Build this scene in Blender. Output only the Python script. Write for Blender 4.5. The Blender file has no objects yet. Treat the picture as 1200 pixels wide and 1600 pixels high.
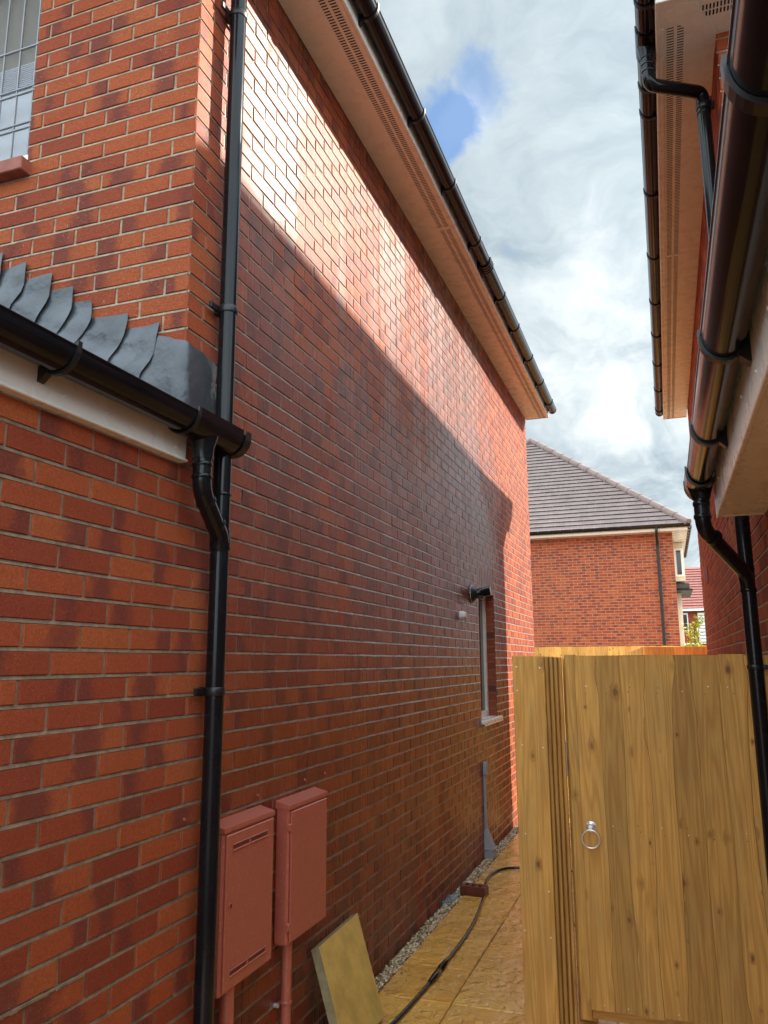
import bpy, math, random
from mathutils import Vector, Matrix
random.seed(7)
R_ = math.radians
S = bpy.context.scene
H = 1.68                       # eye height; z values below are written as (height relative to the eye) + H

# ------------------------------------------------------------------ camera
cam_d = bpy.data.cameras.new("camera")
cam = bpy.data.objects.new("camera", cam_d)
S.collection.objects.link(cam)
cam_d.sensor_fit = 'HORIZONTAL'; cam_d.sensor_width = 36.0
cam_d.lens = 36.0 * 1219.6 / 1200.0
cam_d.clip_start = 0.05; cam_d.clip_end = 3000
rot = Matrix(((0.94166498, 0.06839568, 0.3295286),
              (0.33651293, -0.17647864, -0.92499424),
              (-0.00511085, 0.98192531, -0.18919979)))
cam.matrix_world = Matrix.Translation((0, 0, H)) @ rot.to_4x4()
S.camera = cam

# ------------------------------------------------------------------ light
SUN = Vector((1.0, 0.86, 0.82)).normalized()
sun_el = math.asin(SUN.z); sun_az = math.atan2(SUN.x, SUN.y)
sd = bpy.data.lights.new("sun", 'SUN'); sun = bpy.data.objects.new("sun", sd)
S.collection.objects.link(sun)
sd.energy = 4.1; sd.angle = R_(0.6); sd.color = (1.0, 0.90, 0.77)
sun.rotation_euler = SUN.to_track_quat('Z', 'Y').to_euler()

S.view_settings.view_transform = 'Standard'
S.view_settings.look = 'None'
S.view_settings.gamma = 1.0
S.view_settings.exposure = 1.55

world = bpy.data.worlds.new("World"); S.world = world; world.use_nodes = True
WT = world.node_tree; WT.nodes.clear()

class NT:
    """small helper for building node trees"""
    def __init__(s, t): s.t = t
    def n(s, typ, **kw):
        nd = s.t.nodes.new(typ)
        for k, v in kw.items():
            if k[0] == '_':
                nd.inputs[int(k[1:])].default_value = v
            else: setattr(nd, k, v)
        return nd
    def l(s, a, b): s.t.links.new(a, b)
    def put(s, sock, v):
        if hasattr(v, 'is_linked') or hasattr(v, 'links'): s.l(v, sock)
        elif v is not None: sock.default_value = v
    def math(s, op, a, b=0.0, c=None, clamp=False):
        nd = s.n('ShaderNodeMath', operation=op); nd.use_clamp = clamp
        s.put(nd.inputs[0], a); s.put(nd.inputs[1], b)
        if c is not None: s.put(nd.inputs[2], c)
        return nd.outputs[0]
    def mix(s, f, a, b, mode='MIX'):
        nd = s.n('ShaderNodeMix', data_type='RGBA', blend_type=mode)
        s.put(nd.inputs[0], f); s.put(nd.inputs[6], a); s.put(nd.inputs[7], b)
        return nd.outputs[2]
    def smooth(s, v, lo, hi, a=0.0, b=1.0):
        nd = s.n('ShaderNodeMapRange', interpolation_type='SMOOTHSTEP')
        s.put(nd.inputs[0], v); nd.inputs[1].default_value = lo; nd.inputs[2].default_value = hi
        nd.inputs[3].default_value = a; nd.inputs[4].default_value = b
        return nd.outputs[0]
    def noise(s, vec, scale, detail=3.0, rough=0.5, dist=0.0, out=0):
        nd = s.n('ShaderNodeTexNoise'); s.put(nd.inputs['Vector'], vec)
        nd.inputs['Scale'].default_value = scale; nd.inputs['Detail'].default_value = detail
        nd.inputs['Roughness'].default_value = rough; nd.inputs['Distortion'].default_value = dist
        return nd.outputs[out]
    def scale(s, vec, sc):
        nd = s.n('ShaderNodeVectorMath', operation='MULTIPLY'); s.put(nd.inputs[0], vec); nd.inputs[1].default_value = sc
        return nd.outputs[0]
    def vadd(s, a, b):
        nd = s.n('ShaderNodeVectorMath', operation='ADD'); s.put(nd.inputs[0], a); s.put(nd.inputs[1], b)
        return nd.outputs[0]
    def ramp(s, f, stops):
        nd = s.n('ShaderNodeValToRGB'); e = nd.color_ramp.elements
        while len(e) < len(stops): e.new(0.5)
        for i, (p, c) in enumerate(stops):
            e[i].position = p; e[i].color = (c[0], c[1], c[2], 1)
        s.put(nd.inputs[0], f); return nd.outputs[0]

def c4(r, g, b): return (r, g, b, 1.0)

def build_sky():
    w = NT(WT)
    out = w.n('ShaderNodeOutputWorld'); bg = w.n('ShaderNodeBackground')
    sky = w.n('ShaderNodeTexSky', sky_type='NISHITA'); sky.sun_disc = False
    sky.sun_elevation = sun_el; sky.sun_rotation = sun_az
    sky.air_density = 1.0; sky.dust_density = 0.6; sky.ozone_density = 1.5
    d = w.n('ShaderNodeTexCoord').outputs['Generated']
    warp = w.noise(d, 2.6, 5.0, 0.55, 0.0, out=1)
    warp = w.scale(w.vadd(warp, (-0.5, -0.5, -0.5)), (0.26, 0.26, 0.26))
    dw = w.vadd(d, warp)
    fine = w.noise(d, 9.0, 8.0, 0.62)
    # openings of blue between the clouds
    def hole(c, r0, r1):
        nd = w.n('ShaderNodeVectorMath', operation='DISTANCE'); w.l(dw, nd.inputs[0]); nd.inputs[1].default_value = c
        v = w.math('ADD', nd.outputs['Value'], w.math('MULTIPLY', w.math('SUBTRACT', fine, 0.5), 0.13))
        return w.smooth(v, r0, r1, 1.0, 0.0)
    h = hole((-0.200, 0.771, 0.605), 0.030, 0.060)
    h = w.math('MAXIMUM', h, w.math('MULTIPLY', hole((-0.158, 0.755, 0.636), 0.015, 0.055), 0.75))
    h = w.math('MAXIMUM', h, w.math('MULTIPLY', hole((-0.232, 0.768, 0.597), 0.02, 0.06), 0.8))
    h = w.math('MAXIMUM', h, w.math('MULTIPLY', hole((-0.138, 0.870, 0.474), 0.004, 0.030), 0.4))
    sepd = w.n('ShaderNodeSeparateXYZ'); w.l(d, sepd.inputs[0])
    # cloud brightness: smooth grey overhead, broken and brighter towards the horizon
    st = w.noise(w.scale(dw, (1.0, 1.0, 2.0)), 5.0, 10.0, 0.60, 0.4)
    big = w.noise(w.scale(d, (1, 1, 1.6)), 1.7, 3.0, 0.5)
    low = w.smooth(sepd.outputs[2], 0.18, 0.62, 1.0, 0.0)
    contrast = w.math('ADD', w.math('MULTIPLY', low, 1.0), 0.60)
    v = w.math('ADD', w.math('MULTIPLY', w.math('SUBTRACT', st, 0.5), 1.9), w.math('MULTIPLY', w.math('SUBTRACT', big, 0.5), 0.5))
    v = w.math('MULTIPLY', v, contrast)
    v = w.math('ADD', v, w.math('ADD', 0.46, w.math('MULTIPLY', low, 0.08)))
    ccol = w.ramp(v, [(0.0, (0.33, 0.40, 0.46)), (0.35, (0.43, 0.52, 0.585)), (0.62, (0.60, 0.69, 0.735)), (0.95, (0.86, 0.92, 0.94))])
    # bright rim of the cloud that borders the blue
    rim = w.n('ShaderNodeVectorMath', operation='DISTANCE'); w.l(dw, rim.inputs[0]); rim.inputs[1].default_value = (-0.176, 0.772, 0.612)
    rimv = w.smooth(w.math('ADD', rim.outputs['Value'], w.math('MULTIPLY', w.math('SUBTRACT', fine, 0.5), 0.09)), 0.010, 0.045, 1.0, 0.0)
    ccol = w.mix(rimv, ccol, c4(0.95, 0.98, 1.0))
    # out-of-view sky near the sun, behind the viewer and overhead brightened as added fill
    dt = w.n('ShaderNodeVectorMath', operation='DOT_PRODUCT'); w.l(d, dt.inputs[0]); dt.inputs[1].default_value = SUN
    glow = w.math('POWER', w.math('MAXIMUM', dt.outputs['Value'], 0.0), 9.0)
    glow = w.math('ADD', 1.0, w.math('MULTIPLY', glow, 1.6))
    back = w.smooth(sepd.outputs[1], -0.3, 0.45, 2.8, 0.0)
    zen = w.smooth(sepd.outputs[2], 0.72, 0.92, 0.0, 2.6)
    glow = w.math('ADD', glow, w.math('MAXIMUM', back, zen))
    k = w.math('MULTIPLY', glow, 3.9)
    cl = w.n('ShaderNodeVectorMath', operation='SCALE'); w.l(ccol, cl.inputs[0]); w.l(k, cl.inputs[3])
    skyb = w.mix(0.7, w.mix(1.0, sky.outputs[0], c4(0.62, 0.74, 0.9), 'MULTIPLY'), c4(0.85, 1.50, 2.60))
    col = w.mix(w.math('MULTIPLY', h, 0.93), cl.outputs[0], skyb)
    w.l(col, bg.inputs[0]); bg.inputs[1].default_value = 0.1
    w.l(bg.outputs[0], out.inputs[0])
build_sky()

# ------------------------------------------------------------------ materials
def material(name):
    m = bpy.data.materials.new(name); m.use_nodes = True
    t = m.node_tree; t.nodes.clear(); k = NT(t)
    out = k.n('ShaderNodeOutputMaterial'); b = k.n('ShaderNodeBsdfPrincipled')
    k.l(b.outputs[0], out.inputs[0])
    return m, k, b

def bump(k, b, height, strength=0.5, dist=0.01):
    n = k.n('ShaderNodeBump'); n.inputs['Strength'].default_value = strength; n.inputs['Distance'].default_value = dist
    k.l(height, n.inputs['Height']); k.l(n.outputs[0], b.inputs['Normal']); return n

def simple(name, col, rough=0.5, var=0.12, scale=6.0, bumps=0.0, bscale=60.0, metal=0.0, coat=0.0, spec=0.5, bdist=0.003):
    m, k, b = material(name)
    co = k.n('ShaderNodeTexCoord').outputs['Object']
    n = k.noise(co, scale, 5.0, 0.6)
    a = tuple(max(0, c * (1 - var)) for c in col); c = tuple(min(1, c * (1 + var)) for c in col)
    k.l(k.mix(k.smooth(n, 0.25, 0.75), c4(*a), c4(*c)), b.inputs['Base Color'])
    k.l(k.smooth(k.noise(co, scale * 3.1, 4.0, 0.6), 0.2, 0.8, rough * 0.85, min(1, rough * 1.15)), b.inputs['Roughness'])
    b.inputs['Metallic'].default_value = metal; b.inputs['Coat Weight'].default_value = coat
    b.inputs['Coat Roughness'].default_value = 0.12
    b.inputs['Specular IOR Level'].default_value = spec
    if bumps: bump(k, b, k.noise(co, bscale, 4.0, 0.6), bumps, bdist)
    return m

def brick_mat(name, wet=False, speck=0.0):
    m, k, b = material(name)
    at = k.n('ShaderNodeAttribute', attribute_name='bv', attribute_type='GEOMETRY')
    sp = k.n('ShaderNodeSeparateColor'); k.l(at.outputs['Color'], sp.inputs[0])
    uvb = k.n('ShaderNodeUVMap', uv_map='brick').outputs[0]
    uvm = k.n('ShaderNodeUVMap', uv_map='metre').outputs[0]
    co = k.n('ShaderNodeTexCoord').outputs['Object']
    r1, r2, r3 = sp.outputs[0], sp.outputs[1], sp.outputs[2]
    base = k.ramp(r1, [(0.0, (0.27, 0.048, 0.022)), (0.35, (0.385, 0.075, 0.027)), (0.7, (0.445, 0.098, 0.030)), (1.0, (0.47, 0.118, 0.036))])
    sb = k.n('ShaderNodeSeparateXYZ'); k.l(uvb, sb.inputs[0])
    wob = k.math('MULTIPLY', k.math('SUBTRACT', k.noise(co, 22.0, 3.0, 0.5), 0.5), 0.5)
    dist = k.math('ABSOLUTE', k.math('SUBTRACT', k.math('ADD', sb.outputs[0], wob), r3))
    wid = k.math('ADD', 0.10, k.math('MULTIPLY', r1, 0.22))
    burn = k.smooth(k.math('SUBTRACT', dist, wid), -0.14, 0.16, 1.0, 0.0)
    burn = k.math('MULTIPLY', burn, k.smooth(r2, 0.55, 0.61))
    col = k.mix(k.math('MULTIPLY', burn, 0.8), base, c4(0.150, 0.036, 0.032))
    big = k.noise(co, 1.7, 4.0, 0.6)
    col = k.mix(k.smooth(big, 0.35, 0.75, 0.0, 0.18), col, c4(0.25, 0.06, 0.03))
    g = k.noise(co, 130.0, 5.0, 0.8)
    col = k.mix(k.smooth(g, 0.38, 0.60, 0.42, 0.0), col, c4(0.16, 0.035, 0.02))
    lite = k.smooth(k.noise(co, 330.0, 2.0, 0.6), 0.60, 0.68, 0.0, 0.34)
    col = k.mix(lite, col, c4(0.62, 0.30, 0.18))
    if speck:
        s2 = k.smooth(k.noise(co, 70.0, 5.0, 0.75), 0.60, 0.66, 0.0, speck)
        s2 = k.math('MULTIPLY', s2, k.smooth(k.noise(co, 3.0, 2.0), 0.45, 0.62))
        col = k.mix(s2, col, c4(0.62, 0.52, 0.47))
    h = k.math('ADD', k.math('MULTIPLY', g, 1.0), k.math('MULTIPLY', k.noise(co, 40.0, 5.0, 0.7), 1.0))
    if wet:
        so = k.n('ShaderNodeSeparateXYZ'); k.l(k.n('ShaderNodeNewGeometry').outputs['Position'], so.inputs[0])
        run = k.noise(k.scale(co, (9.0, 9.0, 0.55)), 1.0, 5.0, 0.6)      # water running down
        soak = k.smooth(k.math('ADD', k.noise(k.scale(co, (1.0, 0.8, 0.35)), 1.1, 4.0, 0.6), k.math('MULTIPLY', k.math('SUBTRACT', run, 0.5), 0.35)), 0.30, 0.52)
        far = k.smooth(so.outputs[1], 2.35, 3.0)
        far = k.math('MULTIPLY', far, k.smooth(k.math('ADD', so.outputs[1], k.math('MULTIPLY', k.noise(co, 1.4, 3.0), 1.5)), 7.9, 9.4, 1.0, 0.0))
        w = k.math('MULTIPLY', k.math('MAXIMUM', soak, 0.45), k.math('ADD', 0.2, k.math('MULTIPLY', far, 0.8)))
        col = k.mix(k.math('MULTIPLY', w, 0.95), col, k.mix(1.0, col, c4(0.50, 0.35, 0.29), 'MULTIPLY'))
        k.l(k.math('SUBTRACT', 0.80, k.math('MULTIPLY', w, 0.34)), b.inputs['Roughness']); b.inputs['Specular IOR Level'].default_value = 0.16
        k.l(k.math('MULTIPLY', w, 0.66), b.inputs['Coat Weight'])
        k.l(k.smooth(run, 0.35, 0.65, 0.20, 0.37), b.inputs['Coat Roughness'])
        b.inputs['Coat IOR'].default_value = 1.45
        bn = bump(k, b, h, 0.7, 0.004)
        bc = k.n('ShaderNodeBump'); bc.inputs['Strength'].default_value = 0.45; bc.inputs['Distance'].default_value = 0.003
        k.l(h, bc.inputs['Height']); k.l(bc.outputs[0], b.inputs['Coat Normal'])
    else:
        b.inputs['Roughness'].default_value = 0.82; b.inputs['Specular IOR Level'].default_value = 0.25
        bump(k, b, h, 0.9, 0.006)
    k.l(col, b.inputs['Base Color'])
    return m

def mortar_mat(name, wet=False):
    m, k, b = material(name)
    co = k.n('ShaderNodeTexCoord').outputs['Object']
    n = k.noise(co, 30.0, 5.0, 0.65)
    if wet:
        so = k.n('ShaderNodeSeparateXYZ'); k.l(k.n('ShaderNodeNewGeometry').outputs['Position'], so.inputs[0])
        far = k.smooth(so.outputs[1], 1.7, 3.2)
        dry = k.smooth(so.outputs[1], 8.2, 9.2)
        far = k.math('MULTIPLY', far, k.math('SUBTRACT', 1.0, dry))
        col = k.mix(far, k.mix(k.smooth(n, 0.3, 0.7), c4(0.17, 0.115, 0.075), c4(0.30, 0.215, 0.14)), k.mix(k.smooth(n, 0.3, 0.7), c4(0.14, 0.085, 0.052), c4(0.27, 0.175, 0.115)))
        b.inputs['Roughness'].default_value = 0.42; k.l(k.math('ADD', .05, k.math('MULTIPLY', k.math('MULTIPLY', far, k.smooth(n, .30, .62)), .85)), b.inputs['Coat Weight']); b.inputs['Coat Roughness'].default_value = 0.26
    else:
        col = k.mix(k.smooth(n, 0.3, 0.7), c4(0.27, 0.20, 0.135), c4(0.45, 0.35, 0.25))
        b.inputs['Roughness'].default_value = 0.9
    k.l(col, b.inputs['Base Color']); bump(k, b, k.noise(co, 140.0, 4.0, 0.7), 0.7, 0.004)
    return m

def wood_mat(name, tone=1.0, axis='Z'):
    """pressure-treated softwood: uses uv 'metre' (across, along) and per-board colour 'bv'"""
    m, k, b = material(name)
    at = k.n('ShaderNodeAttribute', attribute_name='bv', attribute_type='GEOMETRY')
    sp = k.n('ShaderNodeSeparateColor'); k.l(at.outputs['Color'], sp.inputs[0])
    uv = k.n('ShaderNodeUVMap', uv_map='metre').outputs[0]
    off = k.n('ShaderNodeCombineXYZ'); k.l(k.math('MULTIPLY', sp.outputs[0], 37.0), off.inputs[2])
    k.l(k.math('MULTIPLY', sp.outputs[1], 19.0), off.inputs[1])
    v = k.vadd(uv, off.outputs[0])
    # knots
    kv = k.n('ShaderNodeTexVoronoi', feature='F1'); kv.inputs['Scale'].default_value = 1.0
    k.l(k.scale(v, (15.0, 8.5, 1.0)), kv.inputs['Vector']); kv.inputs['Randomness'].default_value = 1.0
    on = k.n('ShaderNodeSeparateColor'); k.l(kv.outputs['Color'], on.inputs[0])
    kd = k.math('MULTIPLY', kv.outputs['Distance'], k.math('ADD', 0.8, k.math('MULTIPLY', on.outputs[1], 1.6)))
    kd = k.math('ADD', kd, k.math('MULTIPLY', k.math('SUBTRACT', k.noise(k.scale(v, (60.0, 40.0, 1.0)), 1.0, 2.0), 0.5), 0.10))
    sel = k.smooth(on.outputs[0], 0.58, 0.64)
    inf = k.math('MULTIPLY', k.smooth(kd, 0.0, 0.42, 1.0, 0.0), sel)
    # grain: contour lines of a stretched noise, pushed aside by the knots
    g0 = k.noise(k.scale(v, (11.0, 0.50, 1.0)), 1.0, 2.0, 0.45)
    f = k.math('ADD', k.math('MULTIPLY', g0, 11.0), k.math('MULTIPLY', inf, 0.9))
    ring = k.math('ABSOLUTE', k.math('SUBTRACT', k.math('FRACT', f), 0.5))
    ring = k.smooth(ring, 0.0, 0.5)
    fib = k.noise(k.scale(v, (260.0, 5.0, 1.0)), 1.0, 3.0, 0.6)
    mott = k.noise(k.scale(v, (5.0, 1.6, 1.0)), 1.0, 4.0, 0.6)
    a = tuple(c * tone for c in (0.47, 0.195, 0.036)); c_ = tuple(c * tone for c in (0.82, 0.440, 0.110))
    gcol = tuple(c * tone for c in (0.66, 0.395, 0.12))
    col = k.mix(k.math('MULTIPLY', k.math('POWER', ring, 2.0), 0.42), c4(*c_), c4(*a))
    col = k.mix(k.smooth(mott, 0.42, 0.62, 0.0, 0.7), col, k.mix(k.math('MULTIPLY', ring, 0.5), c4(*gcol), c4(*a)))
    col = k.mix(k.smooth(fib, 0.3, 0.7, 0.30, 0.0), col, c4(0.16, 0.08, 0.03))
    hv = k.n('ShaderNodeHueSaturation'); k.l(col, hv.inputs['Color'])
    k.l(k.math('ADD', 0.76, k.math('MULTIPLY', sp.outputs[2], 0.46)), hv.inputs['Value'])
    col = hv.outputs[0]
    halo = k.math('MULTIPLY', k.smooth(kd, 0.08, 0.42, 1.0, 0.0), sel)
    col = k.mix(k.math('MULTIPLY', halo, 0.62), col, c4(0.25, 0.11, 0.028))
    core = k.math('MULTIPLY', k.smooth(kd, 0.08, 0.17, 1.0, 0.0), sel)
    krings = k.smooth(k.math('ABSOLUTE', k.math('SUBTRACT', k.math('FRACT', k.math('MULTIPLY', kd, 24.0)), 0.5)), 0.0, 0.5)
    col = k.mix(k.math('MULTIPLY', core, 0.9), col, k.mix(krings, c4(0.12, 0.055, 0.022), c4(0.24, 0.12, 0.045)))
    k.l(col, b.inputs['Base Color']); b.inputs['Roughness'].default_value = 0.72
    b.inputs['Specular IOR Level'].default_value = 0.3
    h = k.math('ADD', k.math('MULTIPLY', fib, 0.6), k.math('SUBTRACT', k.math('MULTIPLY', ring, 0.35), k.math('MULTIPLY', core, 0.5)))
    bump(k, b, h, 0.5, 0.002)
    return m

def stone_mat(name):
    """riven buff concrete paving, rain-wet; uv 'metre', per-slab colour 'bv'"""
    m, k, b = material(name)
    at = k.n('ShaderNodeAttribute', attribute_name='bv', attribute_type='GEOMETRY')
    sp = k.n('ShaderNodeSeparateColor'); k.l(at.outputs['Color'], sp.inputs[0])
    co = k.n('ShaderNodeTexCoord').outputs['Object']
    off = k.n('ShaderNodeCombineXYZ'); k.l(k.math('MULTIPLY', sp.outputs[1], 23.0), off.inputs[2])
    v = k.vadd(co, off.outputs[0])
    warp = k.scale(k.vadd(k.noise(v, 5.0, 3.0, 0.5, out=1), (-0.5, -0.5, -0.5)), (0.20, 0.20, 0.2))
    vw = k.vadd(v, warp)
    t = k.noise(vw, 4.2, 2.5, 0.5)
    st = k.math('MULTIPLY', t, 10.0)
    terr = k.math('ADD', k.math('FLOOR', st), k.smooth(k.math('FRACT', st), 0.0, 0.22))     # riven steps
    edge = k.smooth(k.math('ABSOLUTE', k.math('SUBTRACT', k.math('FRACT', st), 0.10)), 0.0, 0.10, 1.0, 0.0)
    fine = k.noise(v, 38.0, 5.0, 0.65)
    base = k.ramp(sp.outputs[0], [(0.0, (0.78, 0.36, 0.040)), (0.5, (0.84, 0.42, 0.060)), (1.0, (0.82, 0.47, 0.11))])
    mo = k.noise(v, 3.2, 4.0, 0.6)
    col = k.mix(k.smooth(mo, 0.35, 0.7, 0.0, 0.6), base, c4(0.68, 0.38, 0.10))
    col = k.mix(k.smooth(fine, 0.4, 0.75, 0.0, 0.35), col, c4(0.36, 0.20, 0.07))
    col = k.mix(k.math('MULTIPLY', edge, 0.16), col, c4(0.22, 0.11, 0.03))
    k.l(col, b.inputs['Base Color'])
    k.l(k.smooth(k.noise(v, 7.0, 3.0, 0.6), 0.35, 0.65, 0.12, 0.36), b.inputs['Roughness'])
    b.inputs['Coat Weight'].default_value = 0.5; b.inputs['Coat Roughness'].default_value = 0.15
    h = k.math('ADD', k.math('MULTIPLY', terr, 0.42), k.math('ADD', k.math('MULTIPLY', k.noise(v, 9.0, 3.0, 0.5), 1.6), k.math('MULTIPLY', fine, 0.35)))
    bn = bump(k, b, h, 0.9, 0.009); k.l(bn.outputs[0], b.inputs['Coat Normal'])
    return m

M = {}
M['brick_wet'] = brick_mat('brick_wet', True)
M['brick'] = brick_mat('brick_dry', False, 0.55)
M['brick_plain'] = brick_mat('brick_plain', False)
M['mortar_wet'] = mortar_mat('mortar_wet', True)
M['mortar'] = mortar_mat('mortar_dry')
M['wood'] = wood_mat('treated_softwood', 0.84)
M['wood_far'] = wood_mat('fence_softwood', 1.25)
M['stone'] = stone_mat('riven_paving')
M['black'] = simple('black_plastic', (0.007, 0.008, 0.010), 0.15, 0.2, 9.0, 0.06, 25.0, spec=0.30)
M['black_matt'] = simple('black_bracket_plastic', (0.010, 0.010, 0.011), 0.38, 0.2, 12.0)
M['white'] = simple('white_upvc', (0.82, 0.79, 0.72), 0.28, 0.02, 3.0)
M['void_shade'] = simple('soffit_void_shade', (0.03, 0.022, 0.018), 0.9)  # dark colour painted as the shade inside vent slots and keyhole
M['lead'] = simple('lead_sheet', (0.088, 0.094, 0.104), 0.36, 0.25, 5.0, 0.4, 6.0, metal=0.45, bdist=0.03)
M['terracotta'] = simple('meter_box_paint', (0.42, 0.108, 0.072), 0.34, 0.07, 30.0, 0.5, 190.0, coat=0.3, bdist=0.0022)
def add_drops(m):
    k = NT(m.node_tree); b = [n for n in m.node_tree.nodes if n.type == 'BSDF_PRINCIPLED'][0]
    src = b.inputs['Base Color'].links[0].from_socket
    co = k.n('ShaderNodeTexCoord').outputs['Object']
    vo = k.n('ShaderNodeTexVoronoi', feature='F1'); vo.inputs['Scale'].default_value = 75.0; k.l(co, vo.inputs['Vector'])
    sc = k.n('ShaderNodeSeparateColor'); k.l(vo.outputs['Color'], sc.inputs[0])
    d = k.math('MULTIPLY', k.smooth(vo.outputs['Distance'], 0.10, 0.26, 1.0, 0.0), k.smooth(sc.outputs[0], 0.72, 0.78))
    k.l(k.mix(k.math('MULTIPLY', d, 0.55), src, c4(0.70, 0.34, 0.27)), b.inputs['Base Color'])
add_drops(M['terracotta'])
M['louvre_shade'] = simple('meter_box_louvre_shade', (0.13, 0.03, 0.022), 0.6)  # terracotta darkened to paint the shadow inside the louvre slots
M['grey'] = simple('grey_plastic', (0.30, 0.31, 0.33), 0.5, 0.1, 8.0)
M['pale_grey'] = simple('pale_grey_plastic', (0.55, 0.55, 0.52), 0.5, 0.1, 8.0)
M['tile_grey'] = simple('grey_concrete_tile', (0.230, 0.168, 0.150), 0.75, 0.16, 3.0, 0.3, 40.0)
M['tile_joint'] = simple('tile_undercut', (0.05, 0.04, 0.04), 0.9)
M['tile_red'] = simple('red_concrete_tile', (0.40, 0.135, 0.105), 0.75, 0.12, 2.0)
M['tile_slate'] = simple('dark_slate_tile', (0.045, 0.046, 0.05), 0.6, 0.2, 4.0, 0.3, 30.0)
M['galv'] = simple('galvanised_metal', (0.80, 0.80, 0.78), 0.30, 0.08, 90.0, metal=0.75)
M['hose'] = simple('hose_rubber', (0.014, 0.013, 0.012), 0.26, 0.2, 20.0, 0.1, 60.0)
M['terr_sill'] = simple('sill_tile', (0.30, 0.085, 0.05), 0.65, 0.2, 20.0, 0.4, 60.0)
M['eng_brick'] = simple('wet_engineering_brick', (0.13, 0.030, 0.018), 0.3, 0.3, 30.0, 0.5, 60.0, bdist=0.004)
M['twine'] = simple('blue_twine', (0.05, 0.27, 0.45), 0.5)
M['cream'] = simple('cream_render', (0.62, 0.55, 0.43), 0.7, 0.05, 3.0)
M['slab'] = simple('leaning_slab_concrete', (0.56, 0.36, 0.090), 0.55, 0.2, 9.0, 0.5, 25.0, bdist=0.006)
M['blind'] = simple('window_blind', (0.74, 0.77, 0.84), 0.6, 0.03)
M['taupe'] = simple('window_blind_taupe', (0.27, 0.24, 0.20), 0.7, 0.05)
M['slab_side'] = simple('slab_edge_concrete', (0.27, 0.21, 0.11), 0.8, 0.25, 20.0, 0.5, 60.0)
M['sawn'] = simple('sawn_edge_gap_shade', (0.17, 0.085, 0.028), 0.85, 0.3, 30.0)  # sawn edges and backing, darkened to paint shade between gate boards
M['dirt'] = simple('wet_soil', (0.13, 0.10, 0.07), 0.8, 0.3, 5.0, 0.5, 30.0, bdist=0.02)
M['bark'] = simple('bark', (0.11, 0.08, 0.05), 0.9, 0.2, 20.0)
M['asphalt'] = simple('asphalt', (0.05, 0.05, 0.05), 0.8, 0.2, 3.0)

def glass_mat():
    m, k, b = material('window_glass')
    b.inputs['Base Color'].default_value = c4(0.02, 0.022, 0.025); b.inputs['Roughness'].default_value = 0.04
    b.inputs['Specular IOR Level'].default_value = 0.7
    b.inputs['Alpha'].default_value = 0.13
    return m
M['glass'] = glass_mat()
def dark_glass():
    m, k, b = material('dark_window_glass')
    b.inputs['Base Color'].default_value = c4(0.02, 0.022, 0.028); b.inputs['Roughness'].default_value = 0.05
    return m
M['dglass'] = dark_glass()
def leaf_mat():
    m, k, b = material('yellow_green_leaf')
    at = k.n('ShaderNodeAttribute', attribute_name='bv', attribute_type='GEOMETRY')
    sp = k.n('ShaderNodeSeparateColor'); k.l(at.outputs['Color'], sp.inputs[0])
    k.l(k.mix(sp.outputs[0], c4(0.20, 0.34, 0.03), c4(0.55, 0.60, 0.08)), b.inputs['Base Color'])
    b.inputs['Roughness'].default_value = 0.5
    b.inputs['Subsurface Weight'].default_value = 0.0
    return m
M['leaf'] = leaf_mat()
def pebble_mat():
    m, k, b = material('pebbles')
    at = k.n('ShaderNodeAttribute', attribute_name='bv', attribute_type='GEOMETRY')
    sp = k.n('ShaderNodeSeparateColor'); k.l(at.outputs['Color'], sp.inputs[0])
    k.l(k.ramp(sp.outputs[0], [(0, (0.16, 0.10, 0.05)), (0.35, (0.42, 0.29, 0.15)), (0.7, (0.66, 0.50, 0.31)), (1, (0.85, 0.74, 0.54))]), b.inputs['Base Color'])
    b.inputs['Roughness'].default_value = 0.6
    return m
M['pebble'] = pebble_mat()

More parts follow.
